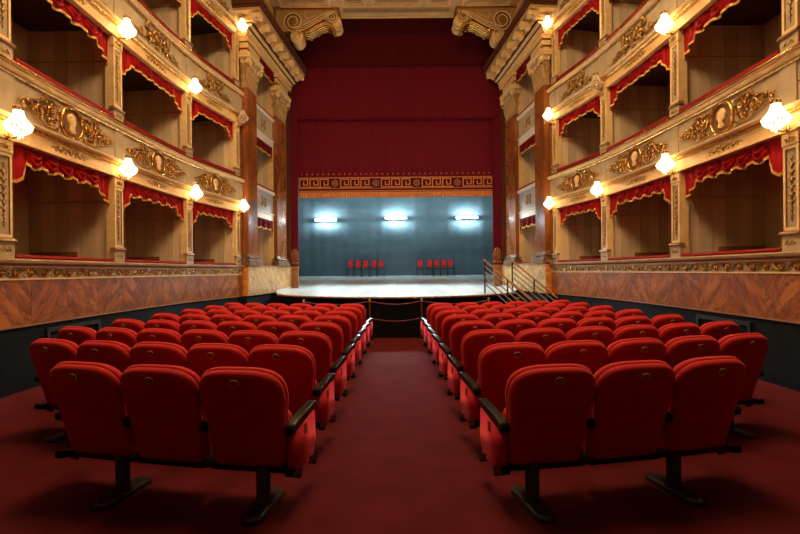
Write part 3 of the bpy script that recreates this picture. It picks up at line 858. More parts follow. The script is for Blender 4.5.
# ------------------------------------------------------------ ceiling soffit over the proscenium, with coffers
ZC = 10.72
bm = B(); box(bm, -4.6, 4.6, 12.9, 15.86, ZC, ZC+.4)
ce = struct(obj('ceiling_proscenium', bm, 'attic')); ce['label'] = 'tan coffered ceiling strip in front of the stage curtain'
bm = B(); box(bm, -4.0, 4.0, 15.80, 15.88, ZC-.05, ZC); obj('edge_moulding', bm, 'cream', ce)
bm = B(); box(bm, -1.78, 1.98, 15.32, 15.60, ZC-.012, ZC); fb = obj('ornament_band', bm, 'coffer', ce)
bm = B()
for k in range(24):
    x = -1.72+.157*k
    tube(bm, [(x+.05*math.cos(a_), 15.46+.09*math.sin(a_), ZC-.02) for a_ in [i*PI/4 for i in range(8)]], .010, 4, closed=True)
    blob(bm, (x+.078, 15.46, ZC-.02), (.02, .05, .012), 5, 3)
stuff(obj('band_relief', bm, 'gilt', fb, smooth='all'))
for (x0, x1) in ((-3.9, -2.15), (-1.75, -.95), (-.75, .95), (1.15, 1.95), (2.35, 4.0)):
    for (y0, y1) in ((14.15, 15.18), (13.0, 13.95)):
        bm = B()
        for q in ((x0, x1, y0, y0+.07), (x0, x1, y1-.07, y1), (x0, x0+.07, y0+.07, y1-.07), (x1-.07, x1, y0+.07, y1-.07)): box(bm, q[0], q[1], q[2], q[3], ZC-.06, ZC)
        cf = obj('coffer_frame', bm, 'cream', ce)
        bm = B(); box(bm, x0+.16, x1-.16, y0+.16, y1-.16, ZC-.012, ZC+.0); obj('coffer_panel', bm, 'coffer', cf)
        bm = B(); xm, ym = (x0+x1)/2, (y0+y1)/2
        for s in (-1, 1):
            for t in (-1, 1):
                g = lambda u, v, w_: Vector((xm+s*u, ym+t*v, ZC-.005-w_))
                gold_scroll(bm, g, min(.35, (x1-x0)*.22), .14, .11, 1, 0, .014, 4, .01)
        obj('coffer_relief', bm, 'gilt', cf, smooth='all')

# ------------------------------------------------------------ volute consoles under the ceiling
def console(sd):
    cs = -.04 if sd < 0 else .22
    side = 'left' if sd < 0 else 'right'
    org = Vector((sd*3.9, 15.3, 10.2))
    root = thing('volute_console', 'big carved scroll console with gilded acanthus under the ceiling, %s side of curtain' % side, 'console', org)
    y0, y1 = 15.28, 15.9
    def ex(bm, pts, ya, yb):
        a = [bm.verts.new((sd*(x+cs), ya, z)) for x, z in pts]; b = [bm.verts.new((sd*(x+cs), yb, z)) for x, z in pts]
        n = len(pts)
        bm.faces.new(a); bm.faces.new(b[::-1])
        for i in range(n): bm.faces.new((a[i], b[i], b[(i+1) % n], a[(i+1) % n]))
    bm = B()
    pts = [(4.15, 10.64), (1.98, 10.64), (2.0, 10.55)] + [(2.19+.21*math.cos(a), 10.37+.21*math.sin(a)) for a in [PI*.75+PI*.125*i for i in range(9)]] + \
          [(2.5, 10.34), (2.8, 10.22), (3.05, 10.06), (3.3, 9.95), (3.55, 9.91), (4.15, 9.90)]
    ex(bm, pts, y0, y1); obj('console_body', bm, 'coffer', root, org)  # darker tan ground puts the relief's shade into the colour
    bm = B(); ex(bm, [(4.2, 10.64), (1.95, 10.64), (1.93, 10.70), (4.2, 10.70)], y0-.06, y1); obj('gilt_cap', bm, 'gold', root, org)
    g = lambda x, z, w_: Vector((sd*(x+cs), y0-w_, z))
    bm = B()
    tube(bm, [(x, z, .02) for x, z in spiral(3.52, 10.24, .35, 2.0, -PI/2, 1, 40, .28)], .026, 6, g)
    tube(bm, [(x, z, .02) for x, z in spiral(2.19, 10.37, .19, 1.8, PI*.6, 1, 30, .2)], .022, 6, g)
    # S band from the big volute to the small one
    for off in (0, .075, .15):
        tube(bm, [(3.52, 9.90+off, .02), (3.25, 9.93+off, .02), (2.98, 10.04+off, .02), (2.7, 10.20+off, .02), (2.45, 10.36+off*.9, .02), (2.22, 10.52+off*.3, .02), (2.1, 10.54, .02)], .020, 5, g)
    tube(bm, [(3.1, 10.55, .02), (2.62, 10.55, .02), (2.85, 10.40, .02), (3.05, 10.32, .02), (3.12, 10.42, .02), (3.1, 10.55, .02)], .014, 5, g)
    obj('scroll_mouldings', bm, 'ivory', root, org, smooth='all')
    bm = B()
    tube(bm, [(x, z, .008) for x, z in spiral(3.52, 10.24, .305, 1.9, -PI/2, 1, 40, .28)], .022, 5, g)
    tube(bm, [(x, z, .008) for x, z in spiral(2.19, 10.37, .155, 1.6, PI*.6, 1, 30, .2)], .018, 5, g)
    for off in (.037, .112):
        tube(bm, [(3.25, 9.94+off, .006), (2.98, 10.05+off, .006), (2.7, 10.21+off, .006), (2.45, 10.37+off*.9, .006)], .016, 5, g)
    obj('painted_groove_shade', bm, 'umber', root, org, smooth='all')  # umber tubes painting the shade between the scroll mouldings
    bm = B()
    for k in range(14):
        t = k/13; x = 3.4-1.0*t; z = 9.99+.48*t*t*(1.35-.35*t)
        blob(bm, (x, z, .02), (.018, .018, .018), 5, 4, g)
    for k in range(18):
        a = 2*PI*k/18; blob(bm, (3.52+.225*math.cos(a), 10.24+.225*math.sin(a), .015), (.020, .020, .02), 5, 4, g)
    obj('bead_row', bm, 'gilt', root, org, smooth='all')
    bm = B()
    lathe_pts = [(.12*math.cos(a), .12*math.sin(a)) for a in [2*PI*i/14 for i in range(14)]]
    ex(bm, [(3.52+x, 10.24+z) for x, z in lathe_pts], y0-.05, y0+.01)
    obj('volute_eye', bm, 'gilt', root, org); bm = B()
    ex(bm, [(2.19+x*.4, 10.37+z*.4) for x, z in lathe_pts], y0-.05, y0+.01)
    obj('volute_eye', bm, 'gilt', root, org)
    # barrel roll at the free end (runs back toward the curtain)
    bm = B()
    for k, r in enumerate((.19, .20, .15, .19, .20)):
        tube(bm, [(sd*(2.06+cs), y0+.02+.12*k, 10.24), (sd*(2.06+cs), y0+.12+.12*k, 10.24)], r, 14)
    obj('end_roll', bm, 'ivory', root, org, smooth=True)
    # gilded acanthus under the curve
    bm = B()
    base = [(3.35, 9.88), (3.0, 9.93), (2.75, 10.07), (2.5, 10.20), (2.35, 10.20), (2.2, 10.10), (2.12, 9.95)]
    for j in range(5):
        yy = y0+.06+.11*j
        tube(bm, [(sd*(x+cs), yy, z-.015*math.sin(j)) for x, z in base], [.07, .085, .09, .09, .08, .07, .04], 7)
    for i, (x, z) in enumerate(base[:6]):
        for j in range(5): blob(bm, (sd*(x+cs), y0+.02+.13*j, z-.04), (.07, .05, .05), 6, 4, None, Matrix.Rotation(.5, 3, 'Y'))
    obj('acanthus_leaf', bm, 'gold', root, org, smooth='all')
    # lower scroll at the wall end
    bm = B()
    ex(bm, [(3.42+.22*math.cos(a), 9.74+.24*math.sin(a)) for a in [2*PI*i/16 for i in range(16)]], y0+.02, y1-.1)
    obj('lower_scroll', bm, 'cream', root, org)
    bm = B(); tube(bm, [(x, z, .0) for x, z in spiral(3.42, 9.74, .20, 1.8, PI/2, 1, 28, .2)], .024, 6, g)
    blob(bm, (3.42, 9.74, .01), (.05, .05, .04), 8, 5, g)
    obj('lower_spiral', bm, 'ivory', root, org, smooth='all')
for sd in (-1, 1): console(sd)

# ------------------------------------------------------------ stage curtains
def drape(name, x0, x1, z0, z1, y, m, label, n=90, amp=.02, cat='curtain', hem=True):
    bm = B(); L = x1-x0; org = Vector(((x0+x1)/2, y, z0))
    cols = []
    for i in range(n+1):
        x = x0+L*i/n
        yy = y+amp*math.sin(x*5.1)+amp*.6*math.sin(x*11.3+1)
        cols.append((bm.verts.new((x, yy, z0)), bm.verts.new((x, yy, z1)), bm.verts.new((x, yy+.04, z1)), bm.verts.new((x, yy+.04, z0))))
    for a, b in zip(cols, cols[1:]):
        for j in range(4): bm.faces.new((a[j], a[(j+1) % 4], b[(j+1) % 4], b[j]))
    bm.faces.new(cols[0]); bm.faces.new(cols[-1][::-1])
    o = tag(obj(name, bm, m, None, org, smooth=True), label, cat)
    if hem:
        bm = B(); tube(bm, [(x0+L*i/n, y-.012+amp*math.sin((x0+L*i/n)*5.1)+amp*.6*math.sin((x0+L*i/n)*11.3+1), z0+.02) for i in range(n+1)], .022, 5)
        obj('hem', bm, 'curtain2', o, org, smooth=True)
    return o
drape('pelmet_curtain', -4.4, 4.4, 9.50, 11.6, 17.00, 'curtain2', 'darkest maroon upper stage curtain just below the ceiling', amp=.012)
drape('middle_curtain', -4.4, 4.4, 7.45, 9.65, 17.12, 'curtain', 'plain crimson middle stage curtain between two horizontal seams', amp=.01)
gc = drape('greek_key_curtain', -3.86, 3.90, 5.20, 7.6, 17.26, 'curtain', 'large crimson stage curtain with a gold greek key border along its hem', amp=.008, hem=False)
org = gc.location.copy()
yb = 17.235
bm = B(); box(bm, -3.78, 3.82, yb, yb+.04, 4.46, 5.24); obj('border_ground', bm, 'curtain2', gc, org)
bm = B()
for z, h in ((5.215, .035), (4.80, .02), (4.70, .03)): box(bm, -3.78, 3.82, yb-.014, yb, z-h/2, z+h/2)
obj('gold_band', bm, 'curtgold', gc, org)
def keybars(bm, x, s):                     # one meander unit, .40 wide, between z 4.84 and 5.16
    W = .042
    seg = [((0, 0), (0, .32)), ((0, .32), (.34, .32)), ((.34, .32), (.34, .09)), ((.34, .09), (.17, .09)), ((.17, .09), (.17, .20)), ((.085, 0), (.085, .24)), ((.085, .24), (.255, .24)), ((.255, .24), (.255, .15)), ((.085, 0), (.40, 0))]
    seg = [((0, .0), (0, .31)), ((0, .31), (.31, .31)), ((.31, .31), (.31, .09)), ((.31, .09), (.155, .09)), ((.155, .09), (.155, .21)), ((.0, .0), (.40, .0))]
    for (a, b), (c, d) in seg:
        xa, xb = sorted((x+a, x+c)); za, zb = sorted((4.85+b, 4.85+d))
        box(bm, xa-W/2, xb+W/2, yb-.014, yb, za-W/2, zb+W/2)
for k in range(5):
    x0 = -3.74+1.60*k
    for j in range(3):
        if x0+.40*j > 3.5: continue
        bm = B(); keybars(bm, x0+.40*j, 1); obj('greek_key', bm, 'curtgold', gc, org)
    xr = x0+1.38
    if xr < 3.6:
        bm = B()
        for q in range(8):
            a = 2*PI*q/8; blob(bm, (xr+.10*math.cos(a), yb-.006, 5.0+.10*math.sin(a)), (.05, .012, .05), 6, 4)
        blob(bm, (xr, yb-.01, 5.0), (.05, .016, .05), 8, 4)
        obj('embroidered_rosette', bm, 'curtdim', gc, org, smooth='all')
bm = B()
for k in range(36): blob(bm, (-3.66+.21*k, yb-.002, 5.36), (.022, .01, .035), 6, 4)
stuff(obj('gold_sprig', bm, 'curtgold', gc, org, smooth='all'))
bm = B(); n = 230
cols = []
for i in range(n+1):
    x = -3.78+7.60*i/n; yy = yb-.012+.012*math.sin(i*2.1)
    cols.append((bm.verts.new((x, yy, 4.66)), bm.verts.new((x, yy, 4.44+.012*math.sin(i*1.7))), bm.verts.new((x, yy+.02, 4.44)), bm.verts.new((x, yy+.02, 4.66))))
for a, b in zip(cols, cols[1:]):
    for j in range(4): bm.faces.new((a[j], a[(j+1) % 4], b[(j+1) % 4], b[j]))
stuff(obj('gold_fringe', bm, 'curtgold', gc, org))
for sd in (-1, 1):
    side = 'left' if sd < 0 else 'right'
    xi = 3.78; xo = 4.25
    d = drape('side_leg_curtain', min(sd*(xi-.0), sd*xo), max(sd*(xi-.0), sd*xo), 1.74, 7.9 if sd else 0, 17.08, 'curtain', 'narrow crimson side curtain standing beside the stage opening, %s' % side, n=14, amp=.02, hem=False)
    org = d.location.copy()
    xm = sd*3.93
    bm = B()
    for k in range(9):
        a = PI*(k/8); r = .34
        pts = [(xm+.05*math.cos(a), 17.03, 1.95+.04*math.sin(a)), (xm+.6*r*math.cos(a)*.55, 17.02, 2.02+.6*r*math.sin(a)), (xm+r*math.cos(a)*.55, 17.02, 2.05+r*math.sin(a)*1.15)]
        tube(bm, pts, [.006, .012, .020], 5)
    for s in (-1, 1): tube(bm, [(xm+s*(x), 17.02, z) for x, z in spiral(.09, 1.88, .07, 1.4, PI/2, -1, 14)], .016, 5)
    tube(bm, [(xm, 17.02, 1.78), (xm, 17.02, 2.0)], .02, 5)
    obj('gold_palmette', bm, 'curtgold', d, org, smooth='all')
    # fluted wooden post at the foot of the leg
    org2 = Vector((sd*3.93, 17.02, .9))
    bm = B(); box(bm, sd*3.93-.15, sd*3.93+.15, 16.96, 17.1, .84, 1.74)
    p = tag(obj('carved_post', bm, 'wood', None, org2), 'short fluted brown wooden post under the %s side curtain' % side, 'post')
    bm = B()
    for k in range(4): tube(bm, [(sd*3.93-.105+.07*k, 16.955, .95), (sd*3.93-.105+.07*k, 16.955, 1.62)], .018, 5)
    obj('fluting', bm, 'wood', p, org2, smooth=True)
    bm = B(); cbox(bm, sd*3.93-.17, sd*3.93+.17, 16.93, 17.1, 1.66, 1.76, .012); cbox(bm, sd*3.93-.17, sd*3.93+.17, 16.93, 17.1, .86, .94, .012); obj('moulding', bm, 'wood', p, org2)

# ------------------------------------------------------------ stage
def stage_z(y): return .92 if y < 17 else .92+(y-17)*.032
def apron_y(x):
    ax = abs(x); return 10.77+.105*ax*ax+.012*ax**3
XL = 3.32
def stage_front(x):
    if abs(x) <= XL: return apron_y(x)
    return 12.35+(abs(x)-XL)*3.4
sroot = thing('stage', 'raised stage with bright pale floorboards and a black front', 'stage', (0, 14, 0))
so = Vector((0, 14, 0))
def mstage(x): # right side cut back for the steps
    return stage_front(x)
nb = 34
for k in range(nb):
    x0 = -8.5+17*k/nb; x1 = x0+17/nb
    bm = B()
    yy = [None, 17.0, 27.9]
    def fr(x): return stage_front(x) if abs(x) < 4.02 else 17.4
    a, b = x0+.004, x1-.004
    ya, yb_ = fr(a), fr(b)
    rows = [((a, ya), (b, yb_))] + ([((a, 17.0), (b, 17.0))] if max(ya, yb_) < 16.9 else []) + [((a, 27.9), (b, 27.9))]
    top = [[bm.verts.new((x, y, stage_z(y))) for x, y in r] for r in rows]
    bot = [[bm.verts.new((x, y, stage_z(y)-.04)) for x, y in r] for r in rows]
    for i in range(len(rows)-1):
        bm.faces.new((top[i][0], top[i][1], top[i+1][1], top[i+1][0])); bm.faces.new((bot[i][0], bot[i][1], bot[i+1][1], bot[i+1][0]))
        bm.faces.new((top[i][0], top[i+1][0], bot[i+1][0], bot[i][0])); bm.faces.new((top[i][1], top[i+1][1], bot[i+1][1], bot[i][1]))
    bm.faces.new((top[0][0], top[0][1], bot[0][1], bot[0][0])); bm.faces.new((top[-1][0], top[-1][1], bot[-1][1], bot[-1][0]))
    obj('floorboard', bm, 'board' if k % 2 else 'board2', sroot, so)
def fline(n=40, dx=0):
    pts = [(-4.12, 15.2+dx)]
    for i in range(n+1):
        x = -XL+2*XL*i/n; pts.append((x, stage_front(x)+dx))
    pts.append((4.12, 15.2+dx)); return pts
bm = B()
p1 = fline(dx=.05)
v0 = [bm.verts.new((x, y, -.2)) for x, y in p1]; v1 = [bm.verts.new((x, y, .885)) for x, y in p1]
v2 = [bm.verts.new((x, y+.1, -.2)) for x, y in p1]; v3 = [bm.verts.new((x, y+.1, .885)) for x, y in p1]
for i in range(len(p1)-1):
    bm.faces.new((v0[i], v0[i+1], v1[i+1], v1[i])); bm.faces.new((v1[i], v1[i+1], v3[i+1], v3[i])); bm.faces.new((v2[i], v2[i+1], v3[i+1], v3[i]))
obj('front_panel', bm, 'stagedark', sroot, so)
bm = B(); tube(bm, [(x, y, .895) for x, y in fline(dx=-.01)], .028, 6); obj('nosing', bm, 'nosing', sroot, so, smooth=True)
bm = B()
for k in range(13):
    x = -2.9+k*.42; tube(bm, [(x, stage_front(x)-.035, .885), (x+.02, stage_front(x)-.035, .885)], .010, 5)
obj('nosing_stud', bm, 'brass', sroot, so)

# backdrop, wings
bm = B(); n = 120; cols = []
for i in range(n+1):
    x = -8.5+17*i/n; y = 27.6+.03*math.sin(x*3.1)+.015*math.sin(x*9)
    cols.append((bm.verts.new((x, y, 1.262)), bm.verts.new((x, y, 9)), bm.verts.new((x, y+.05, 9)), bm.verts.new((x, y+.05, 1.262))))
for a, b in zip(cols, cols[1:]):
    for j in range(4): bm.faces.new((a[j], a[(j+1) % 4], b[(j+1) % 4], b[j]))
tag(obj('backdrop', bm, 'backdrop', None, (0, 27.6, 1.2), smooth='all'), 'dark teal blue backdrop cloth across the rear of the stage', 'backdrop')
for sd in (-1, 1):
    bm = B(); box(bm, sd*8.62-.05, sd*8.62+.05, 17.5, 27.6, .8, 9); w = struct(obj('wall_wing_'+('left' if sd < 0 else 'right'), bm, 'stagedark')); w['label'] = 'dark wing wall beside the stage'
# light strips on the backdrop
for i, (x, z, nm) in enumerate(((-4.32, 4.75, 'left'), (.02, 4.83, 'middle'), (4.42, 4.83, 'right'))):
    t = thing('fluorescent_strip', 'glowing white fluorescent strip on the backdrop, %s one of three' % nm, 'lamp', (x, 27.3, z), 0, 'strip lights on the backdrop')
    bm = B(); tube(bm, [(-.62, -.05, 0), (.62, -.05, 0)], .05, 10); obj('tube', bm, 'tube', t, smooth=True)
    bm = B(); cbox(bm, -.66, .66, .02, .10, -.07, .07, .01)
    for s in (-1, 1): box(bm, s*.65-.02, s*.65+.02, -.10, .04, -.05, .05)
    obj('fixture_body', bm, 'fixture', t)
    bm = B()
    for s in (-1, 1): tube(bm, [(s*.5, .10, 0), (s*.5, .26, 0)], .015, 6)
    obj('mount', bm, 'steel', t)
    light('AREA', 'strip_glow', (x, 27.12, z), 120, (.78, .95, 1), 1.2, rot=None, target=(x, 30, z-.3), sy=.1)

# ------------------------------------------------------------ ten chairs on the stage
def stage_chair():
    t = thing('stage_chair', '', 'chair', (0, 0, -40))
    bm = B(); cbox(bm, -.20, .20, -.20, .20, .44, .50, .02); obj('seat', bm, 'steel', t)
    bm = B(); tb = B(); box(tb, -.145, .145, -.025, .025, .56, .98); bmesh.ops.bevel(tb, geom=[e for e in tb.edges], offset=.024, segments=2, affect='EDGES')
    merge(bm, tb); obj('backrest', bm, 'velvet', t, smooth=True)
    for ch in t.children:
        if ch.name.startswith('backrest'): ch.location = (0, .20, 0)
    for sx in (-1, 1):
        bm = B(); tube(bm, [(sx*.20, .20, 0), (sx*.20, .19, .46), (sx*.20, .22, 1.04)], .014, 6); obj('leg', bm, 'steel', t, smooth=True)
        bm = B(); tube(bm, [(sx*.20, -.19, 0), (sx*.20, -.18, .66), (sx*.20, -.14, .68), (sx*.20, .20, .68)], .014, 6); obj('leg', bm, 'steel', t, smooth=True)
    bm = B()
    tube(bm, [(-.2, .22, 1.03), (.2, .22, 1.03)], .012, 6); tube(bm, [(-.2, -.18, .43), (.2, -.18, .43)], .012, 6); tube(bm, [(-.2, .19, .43), (.2, .19, .43)], .012, 6)
    obj('frame', bm, 'steel', t, smooth=True)
    return t
ch0 = stage_chair()
yc = 26.3
for i, px in enumerate((350.1, 357.7, 365.5, 373.4, 380.8, 420.2, 429.5, 437.2, 444, 451)):
    x = (px-396)*yc/440; L = i < 5
    nm = ordinal((i if L else i-5)+1)
    lab = 'small red and black stage chair, %s from the left in the %s row of five' % (nm, 'left' if L else 'right')
    loc = (x, yc, stage_z(yc)); rz = random.uniform(-.12, .12)
    if i == 0: ch0.location = loc; ch0.rotation_euler = (0, 0, rz); ch0['label'] = lab; ch0['group'] = 'chairs at the back of the stage'
    else: dup(ch0, loc, rz, lab, 'chairs at the back of the stage')

# ------------------------------------------------------------ stalls seats
def superrect(w0, w1, h, rt, n=7, rb=.03, arch=.035):
    """outline of a seat back: bottom width w0, top width w1, round top corners; list of (x,z) from z=0"""
    pts = []
    for i in range(n):                       # bottom right corner
        a = -PI/2+PI/2*i/(n-1); pts.append((w0/2-rb+rb*math.cos(a), rb+rb*math.sin(a)))
    for k in (.35, .6): pts.append((w0/2+(w1-w0)/2*k, h*k))
    m = 22
    for i in range(m+1):
        a = PI*i/m; c_, s_ = math.cos(a), math.sin(a)
        pts.append((w1/2*math.copysign(abs(c_)**.62, c_), h-rt*1.25+rt*1.25*max(0, s_)**.62))
    for k in (.6, .35): pts.append((-w0/2-(w1-w0)/2*k, h*k))
    for i in range(n):
        a = PI+PI/2*i/(n-1); pts.append((-w0/2+rb+rb*math.cos(a), rb+rb*math.sin(a)))
    return pts

def pad(bm, pts, prof, warp):
    """pillow: outline scaled about its centre; prof = list of (inset metres, y)"""
    cx = 0; cz = sum(p[1] for p in pts)/len(pts)
    H = max(p[1] for p in pts)
    rings = []
    for ins, y in prof:
        ring = []
        for x, z in pts:
            fx = max(0, 1-ins/.28); fz = max(0, 1-ins/(H/2))
            ring.append(bm.verts.new(warp(x*fx, y, H/2+(z-H/2)*fz)))
        rings.append(ring)
    n = len(pts)
    for a, b in zip(rings, rings[1:]):
        for i in range(n): bm.faces.new((a[i], a[(i+1) % n], b[(i+1) % n], b[i]))
    for ring, yy in ((rings[0], prof[0][1]), (rings[-1], prof[-1][1])):
        c = bm.verts.new(warp(0, yy, H/2))
        for i in range(n): bm.faces.new((ring[i], ring[(i+1) % n], c))

REC = math.tan(math.radians(15.5))
def warp_back(x, y, z):                       # back leans to the camera, its sides curve forward
    return Vector((x, y+.075-(z)*REC+.30*x*x, z+.256))

def seat_parts():
    P = {}
    bm = B(); pts = superrect(.52, .592, .70, .165)
    pad(bm, pts, [(.10, -.002), (.03, -.004), (.008, .006), (.0, .028), (.006, .052), (.03, .075), (.08, .088), (.16, .09)], warp_back); P['backrest'] = mesh_of('backrest', bm, 'velvet')
    bm = B(); pts2 = superrect(.508, .578, .690, .16)
    pad(bm, pts2, [(.20, -.050), (.09, -.050), (.05, -.047), (.022, -.038), (.006, -.022), (.0, -.004), (.0, .01)], lambda x, y, z: warp_back(x, y, z-.006)); P['back_panel'] = mesh_of('back_panel', bm, 'velvet')
    bm = B(); pts3 = superrect(.46, .48, .36, .09)
    pad(bm, pts3, [(.12, .12), (.04, .125), (.01, .14), (.0, .17), (.01, .20), (.04, .215), (.12, .22)], lambda x, y, z: Vector((x, y+.02*math.sin(z*8), z+.28))); P['seat_cushion'] = mesh_of('seat_cushion', bm, 'velvet')
    bm = B(); cbox(bm, -.27, .27, .04, .24, .232, .285, .02); P['seat_pan'] = mesh_of('seat_pan', bm, 'black', False)
    # armrest between seats (local x=0), from the back forward
    bm = B()
    tb = B(); pr = [(-.0, .50), (-.015, .535), (.0, .565), (.10, .585), (.40, .61), (.45, .60), (.45, .565), (.40, .55), (.07, .515)]
    a = [tb.verts.new((-.032, y, z)) for y, z in pr]; b = [tb.verts.new((.032, y, z)) for y, z in pr]
    tb.faces.new(a); tb.faces.new(b[::-1])
    for i in range(len(pr)): tb.faces.new((a[i], b[i], b[(i+1) % len(pr)], a[(i+1) % len(pr)]))
    bmesh.ops.recalc_face_normals(tb, faces=tb.faces)
    bmesh.ops.bevel(tb, geom=[e for e in tb.edges], offset=.008, segments=1, affect='EDGES')
    merge(bm, tb); P['armrest'] = mesh_of('armrest', bm, 'black', False)
    bm = B(); tb = B(); pr = [(.02, .27), (.02, .53), (.42, .57), (.44, .33), (.37, .19), (.10, .235)]
    a = [tb.verts.new((-.026, y, z)) for y, z in pr]; b = [tb.verts.new((.026, y, z)) for y, z in pr]
    tb.faces.new(a); tb.faces.new(b[::-1])
    for i in range(len(pr)): tb.faces.new((a[i], b[i], b[(i+1) % len(pr)], a[(i+1) % len(pr)]))
    bmesh.ops.recalc_face_normals(tb, faces=tb.faces)
    bmesh.ops.bevel(tb, geom=[e for e in tb.edges], offset=.010, segments=2, affect='EDGES')
    merge(bm, tb); P['side_panel'] = mesh_of('side_panel', bm, 'velvet_stage_lit')
    bm = B(); cbox(bm, -.004, .004, -.022, .022, -.035, .035, .002); P['row_plate'] = mesh_of('row_plate', bm, 'platedark', False)
    bm = B()
    tb = B(); pr = [(.0, .285), (-.01, .24), (.08, .22), (.12, .175), (.16, .225), (.10, .255)]
    a = [tb.verts.new((-.03, y, z)) for y, z in pr]; b = [tb.verts.new((.03, y, z)) for y, z in pr]
    tb.faces.new(a); tb.faces.new(b[::-1])
    for i in range(len(pr)): tb.faces.new((a[i], b[i], b[(i+1) % len(pr)], a[(i+1) % len(pr)]))
    merge(bm, tb); P['end_bracket'] = mesh_of('end_bracket', bm, 'black', False)
    bm = B(); n = 20
    tube(bm, [(.031*math.cos(2*PI*i/n), -.003, .023*math.sin(2*PI*i/n)) for i in range(n)], .0036, 5, closed=True); P['plate_ring'] = mesh_of('plate_ring', bm, 'plate')
    bm = B()
    lo = [bm.verts.new((.030*math.cos(2*PI*i/n), .004, .022*math.sin(2*PI*i/n))) for i in range(n)]; hi = [bm.verts.new((.030*math.cos(2*PI*i/n), -.003, .022*math.sin(2*PI*i/n))) for i in range(n)]
    bm.faces.new(hi); bm.faces.new(lo)
    for i in range(n): bm.faces.new((lo[i], lo[(i+1) % n], hi[(i+1) % n], hi[i]))
    P['number_plate'] = mesh_of('number_plate', bm, 'platedark', False)
    return P
SP_ = seat_parts()
SEG = {'0': 'abcdef', '1': 'bc', '2': 'abged', '3': 'abgcd', '4': 'fgbc', '5': 'afgcd', '6': 'afgedc', '7': 'abc', '8': 'abcdefg', '9': 'abfgcd'}
def digit_mesh(s):
    bm = B(); w_, h = .009, .024; W = len(s)*(.014)
    for i, c in enumerate(s):
        ox = -W/2+.0025+i*.014
        R = {'a': (0, w_, h-.003, h), 'd': (0, w_, 0, .003), 'g': (0, w_, h/2-.0015, h/2+.0015), 'f': (0, .003, h/2, h), 'b': (w_-.003, w_, h/2, h), 'e': (0, .003, 0, h/2), 'c': (w_-.003, w_, 0, h/2)}
        for k in SEG[c]:
            a, b, c0, d = R[k]; box(bm, ox+a, ox+b, -.0065, -.003, c0-h/2, d-h/2)
    return mesh_of('number', bm, 'plate', False)
DIG = {str(k): digit_mesh(str(k)) for k in range(1, 13)}
I4 = Matrix.Identity(4)

def seat(loc, rz, tilt, sd, idx, row, end, last, label, group):
    t = thing('theatre_seat', label, 'seat', loc, rz, group)
    for k in ('backrest', 'back_panel', 'seat_cushion', 'seat_pan'): share(k, SP_[k], t, I4)
    # number plate near the top of the rear panel
    zz = .60
    pm = Matrix.Translation((0, .025-zz*REC-.003, zz+.262)) @ Matrix.Rotation(math.radians(15.5), 4, 'X')
    p = share('number_plate', SP_['number_plate'], t, pm)
    share('plate_ring', SP_['plate_ring'], p, I4); share('number', DIG[str(idx*2-1 if sd < 0 else idx*2)], p, I4)
    out = sd*.298
    ar = share('armrest', SP_['armrest'], t, Matrix.Translation((out, 0, 0)))
    if end:
        inn = -sd*.298
        share('armrest', SP_['armrest'], t, Matrix.Translation((inn, 0, 0)))
        sp = share('side_panel', SP_['side_panel'], t, Matrix.Translation((inn, 0, 0)), 'red upholstered aisle panel, stage light painted in as pink')
        share('row_plate', SP_['row_plate'], sp, Matrix.Translation((-sd*.028, .22, .475)))
        share('end_bracket', SP_['end_bracket'], t, Matrix.Translation((inn, 0, 0)))
        share('end_bracket', SP_['end_bracket'], t, Matrix.Translation((inn, .30, -.035)))
    elif last:
        share('end_bracket', SP_['end_bracket'], t, Matrix.Translation((out, 0, 0)))
    return t

ROWS = [(3, 8.5, 13.0), (5, 9.0, 12.0), (6, 9.5, 13.0), (6, 9.5, 13.5), (6, 10, 15), (6, 10, 16), (6, 10.5, 17), (6, 11, 18)]
def foot_mesh():
    bm = B(); tb = B(); n = 20
    pts = [(.080*math.cos(2*PI*i/n), (.155 if math.sin(2*PI*i/n) > 0 else -.155)+.08*math.sin(2*PI*i/n)) for i in range(n)]
    for z0, z1, s in ((0, .022, 1), (.022, .034, .85)):
        a = [bm.verts.new((x*s if s == 1 else x*.8, y*(1 if s == 1 else .93), z0)) for x, y in pts]; b = [bm.verts.new((x*(.97 if s == 1 else .6), y*(.98 if s == 1 else .85), z1)) for x, y in pts]
        bm.faces.new(a); bm.faces.new(b[::-1])
        for i in range(n): bm.faces.new((a[i], a[(i+1) % n], b[(i+1) % n], b[i]))
    return mesh_of('foot', bm, 'steel', False)
FOOT = foot_mesh()
bm = B(); lathe(bm, [(.062, .03), (.05, .045), (.046, .06), (.046, .28)], 14); POST = mesh_of('leg', bm, 'steel')
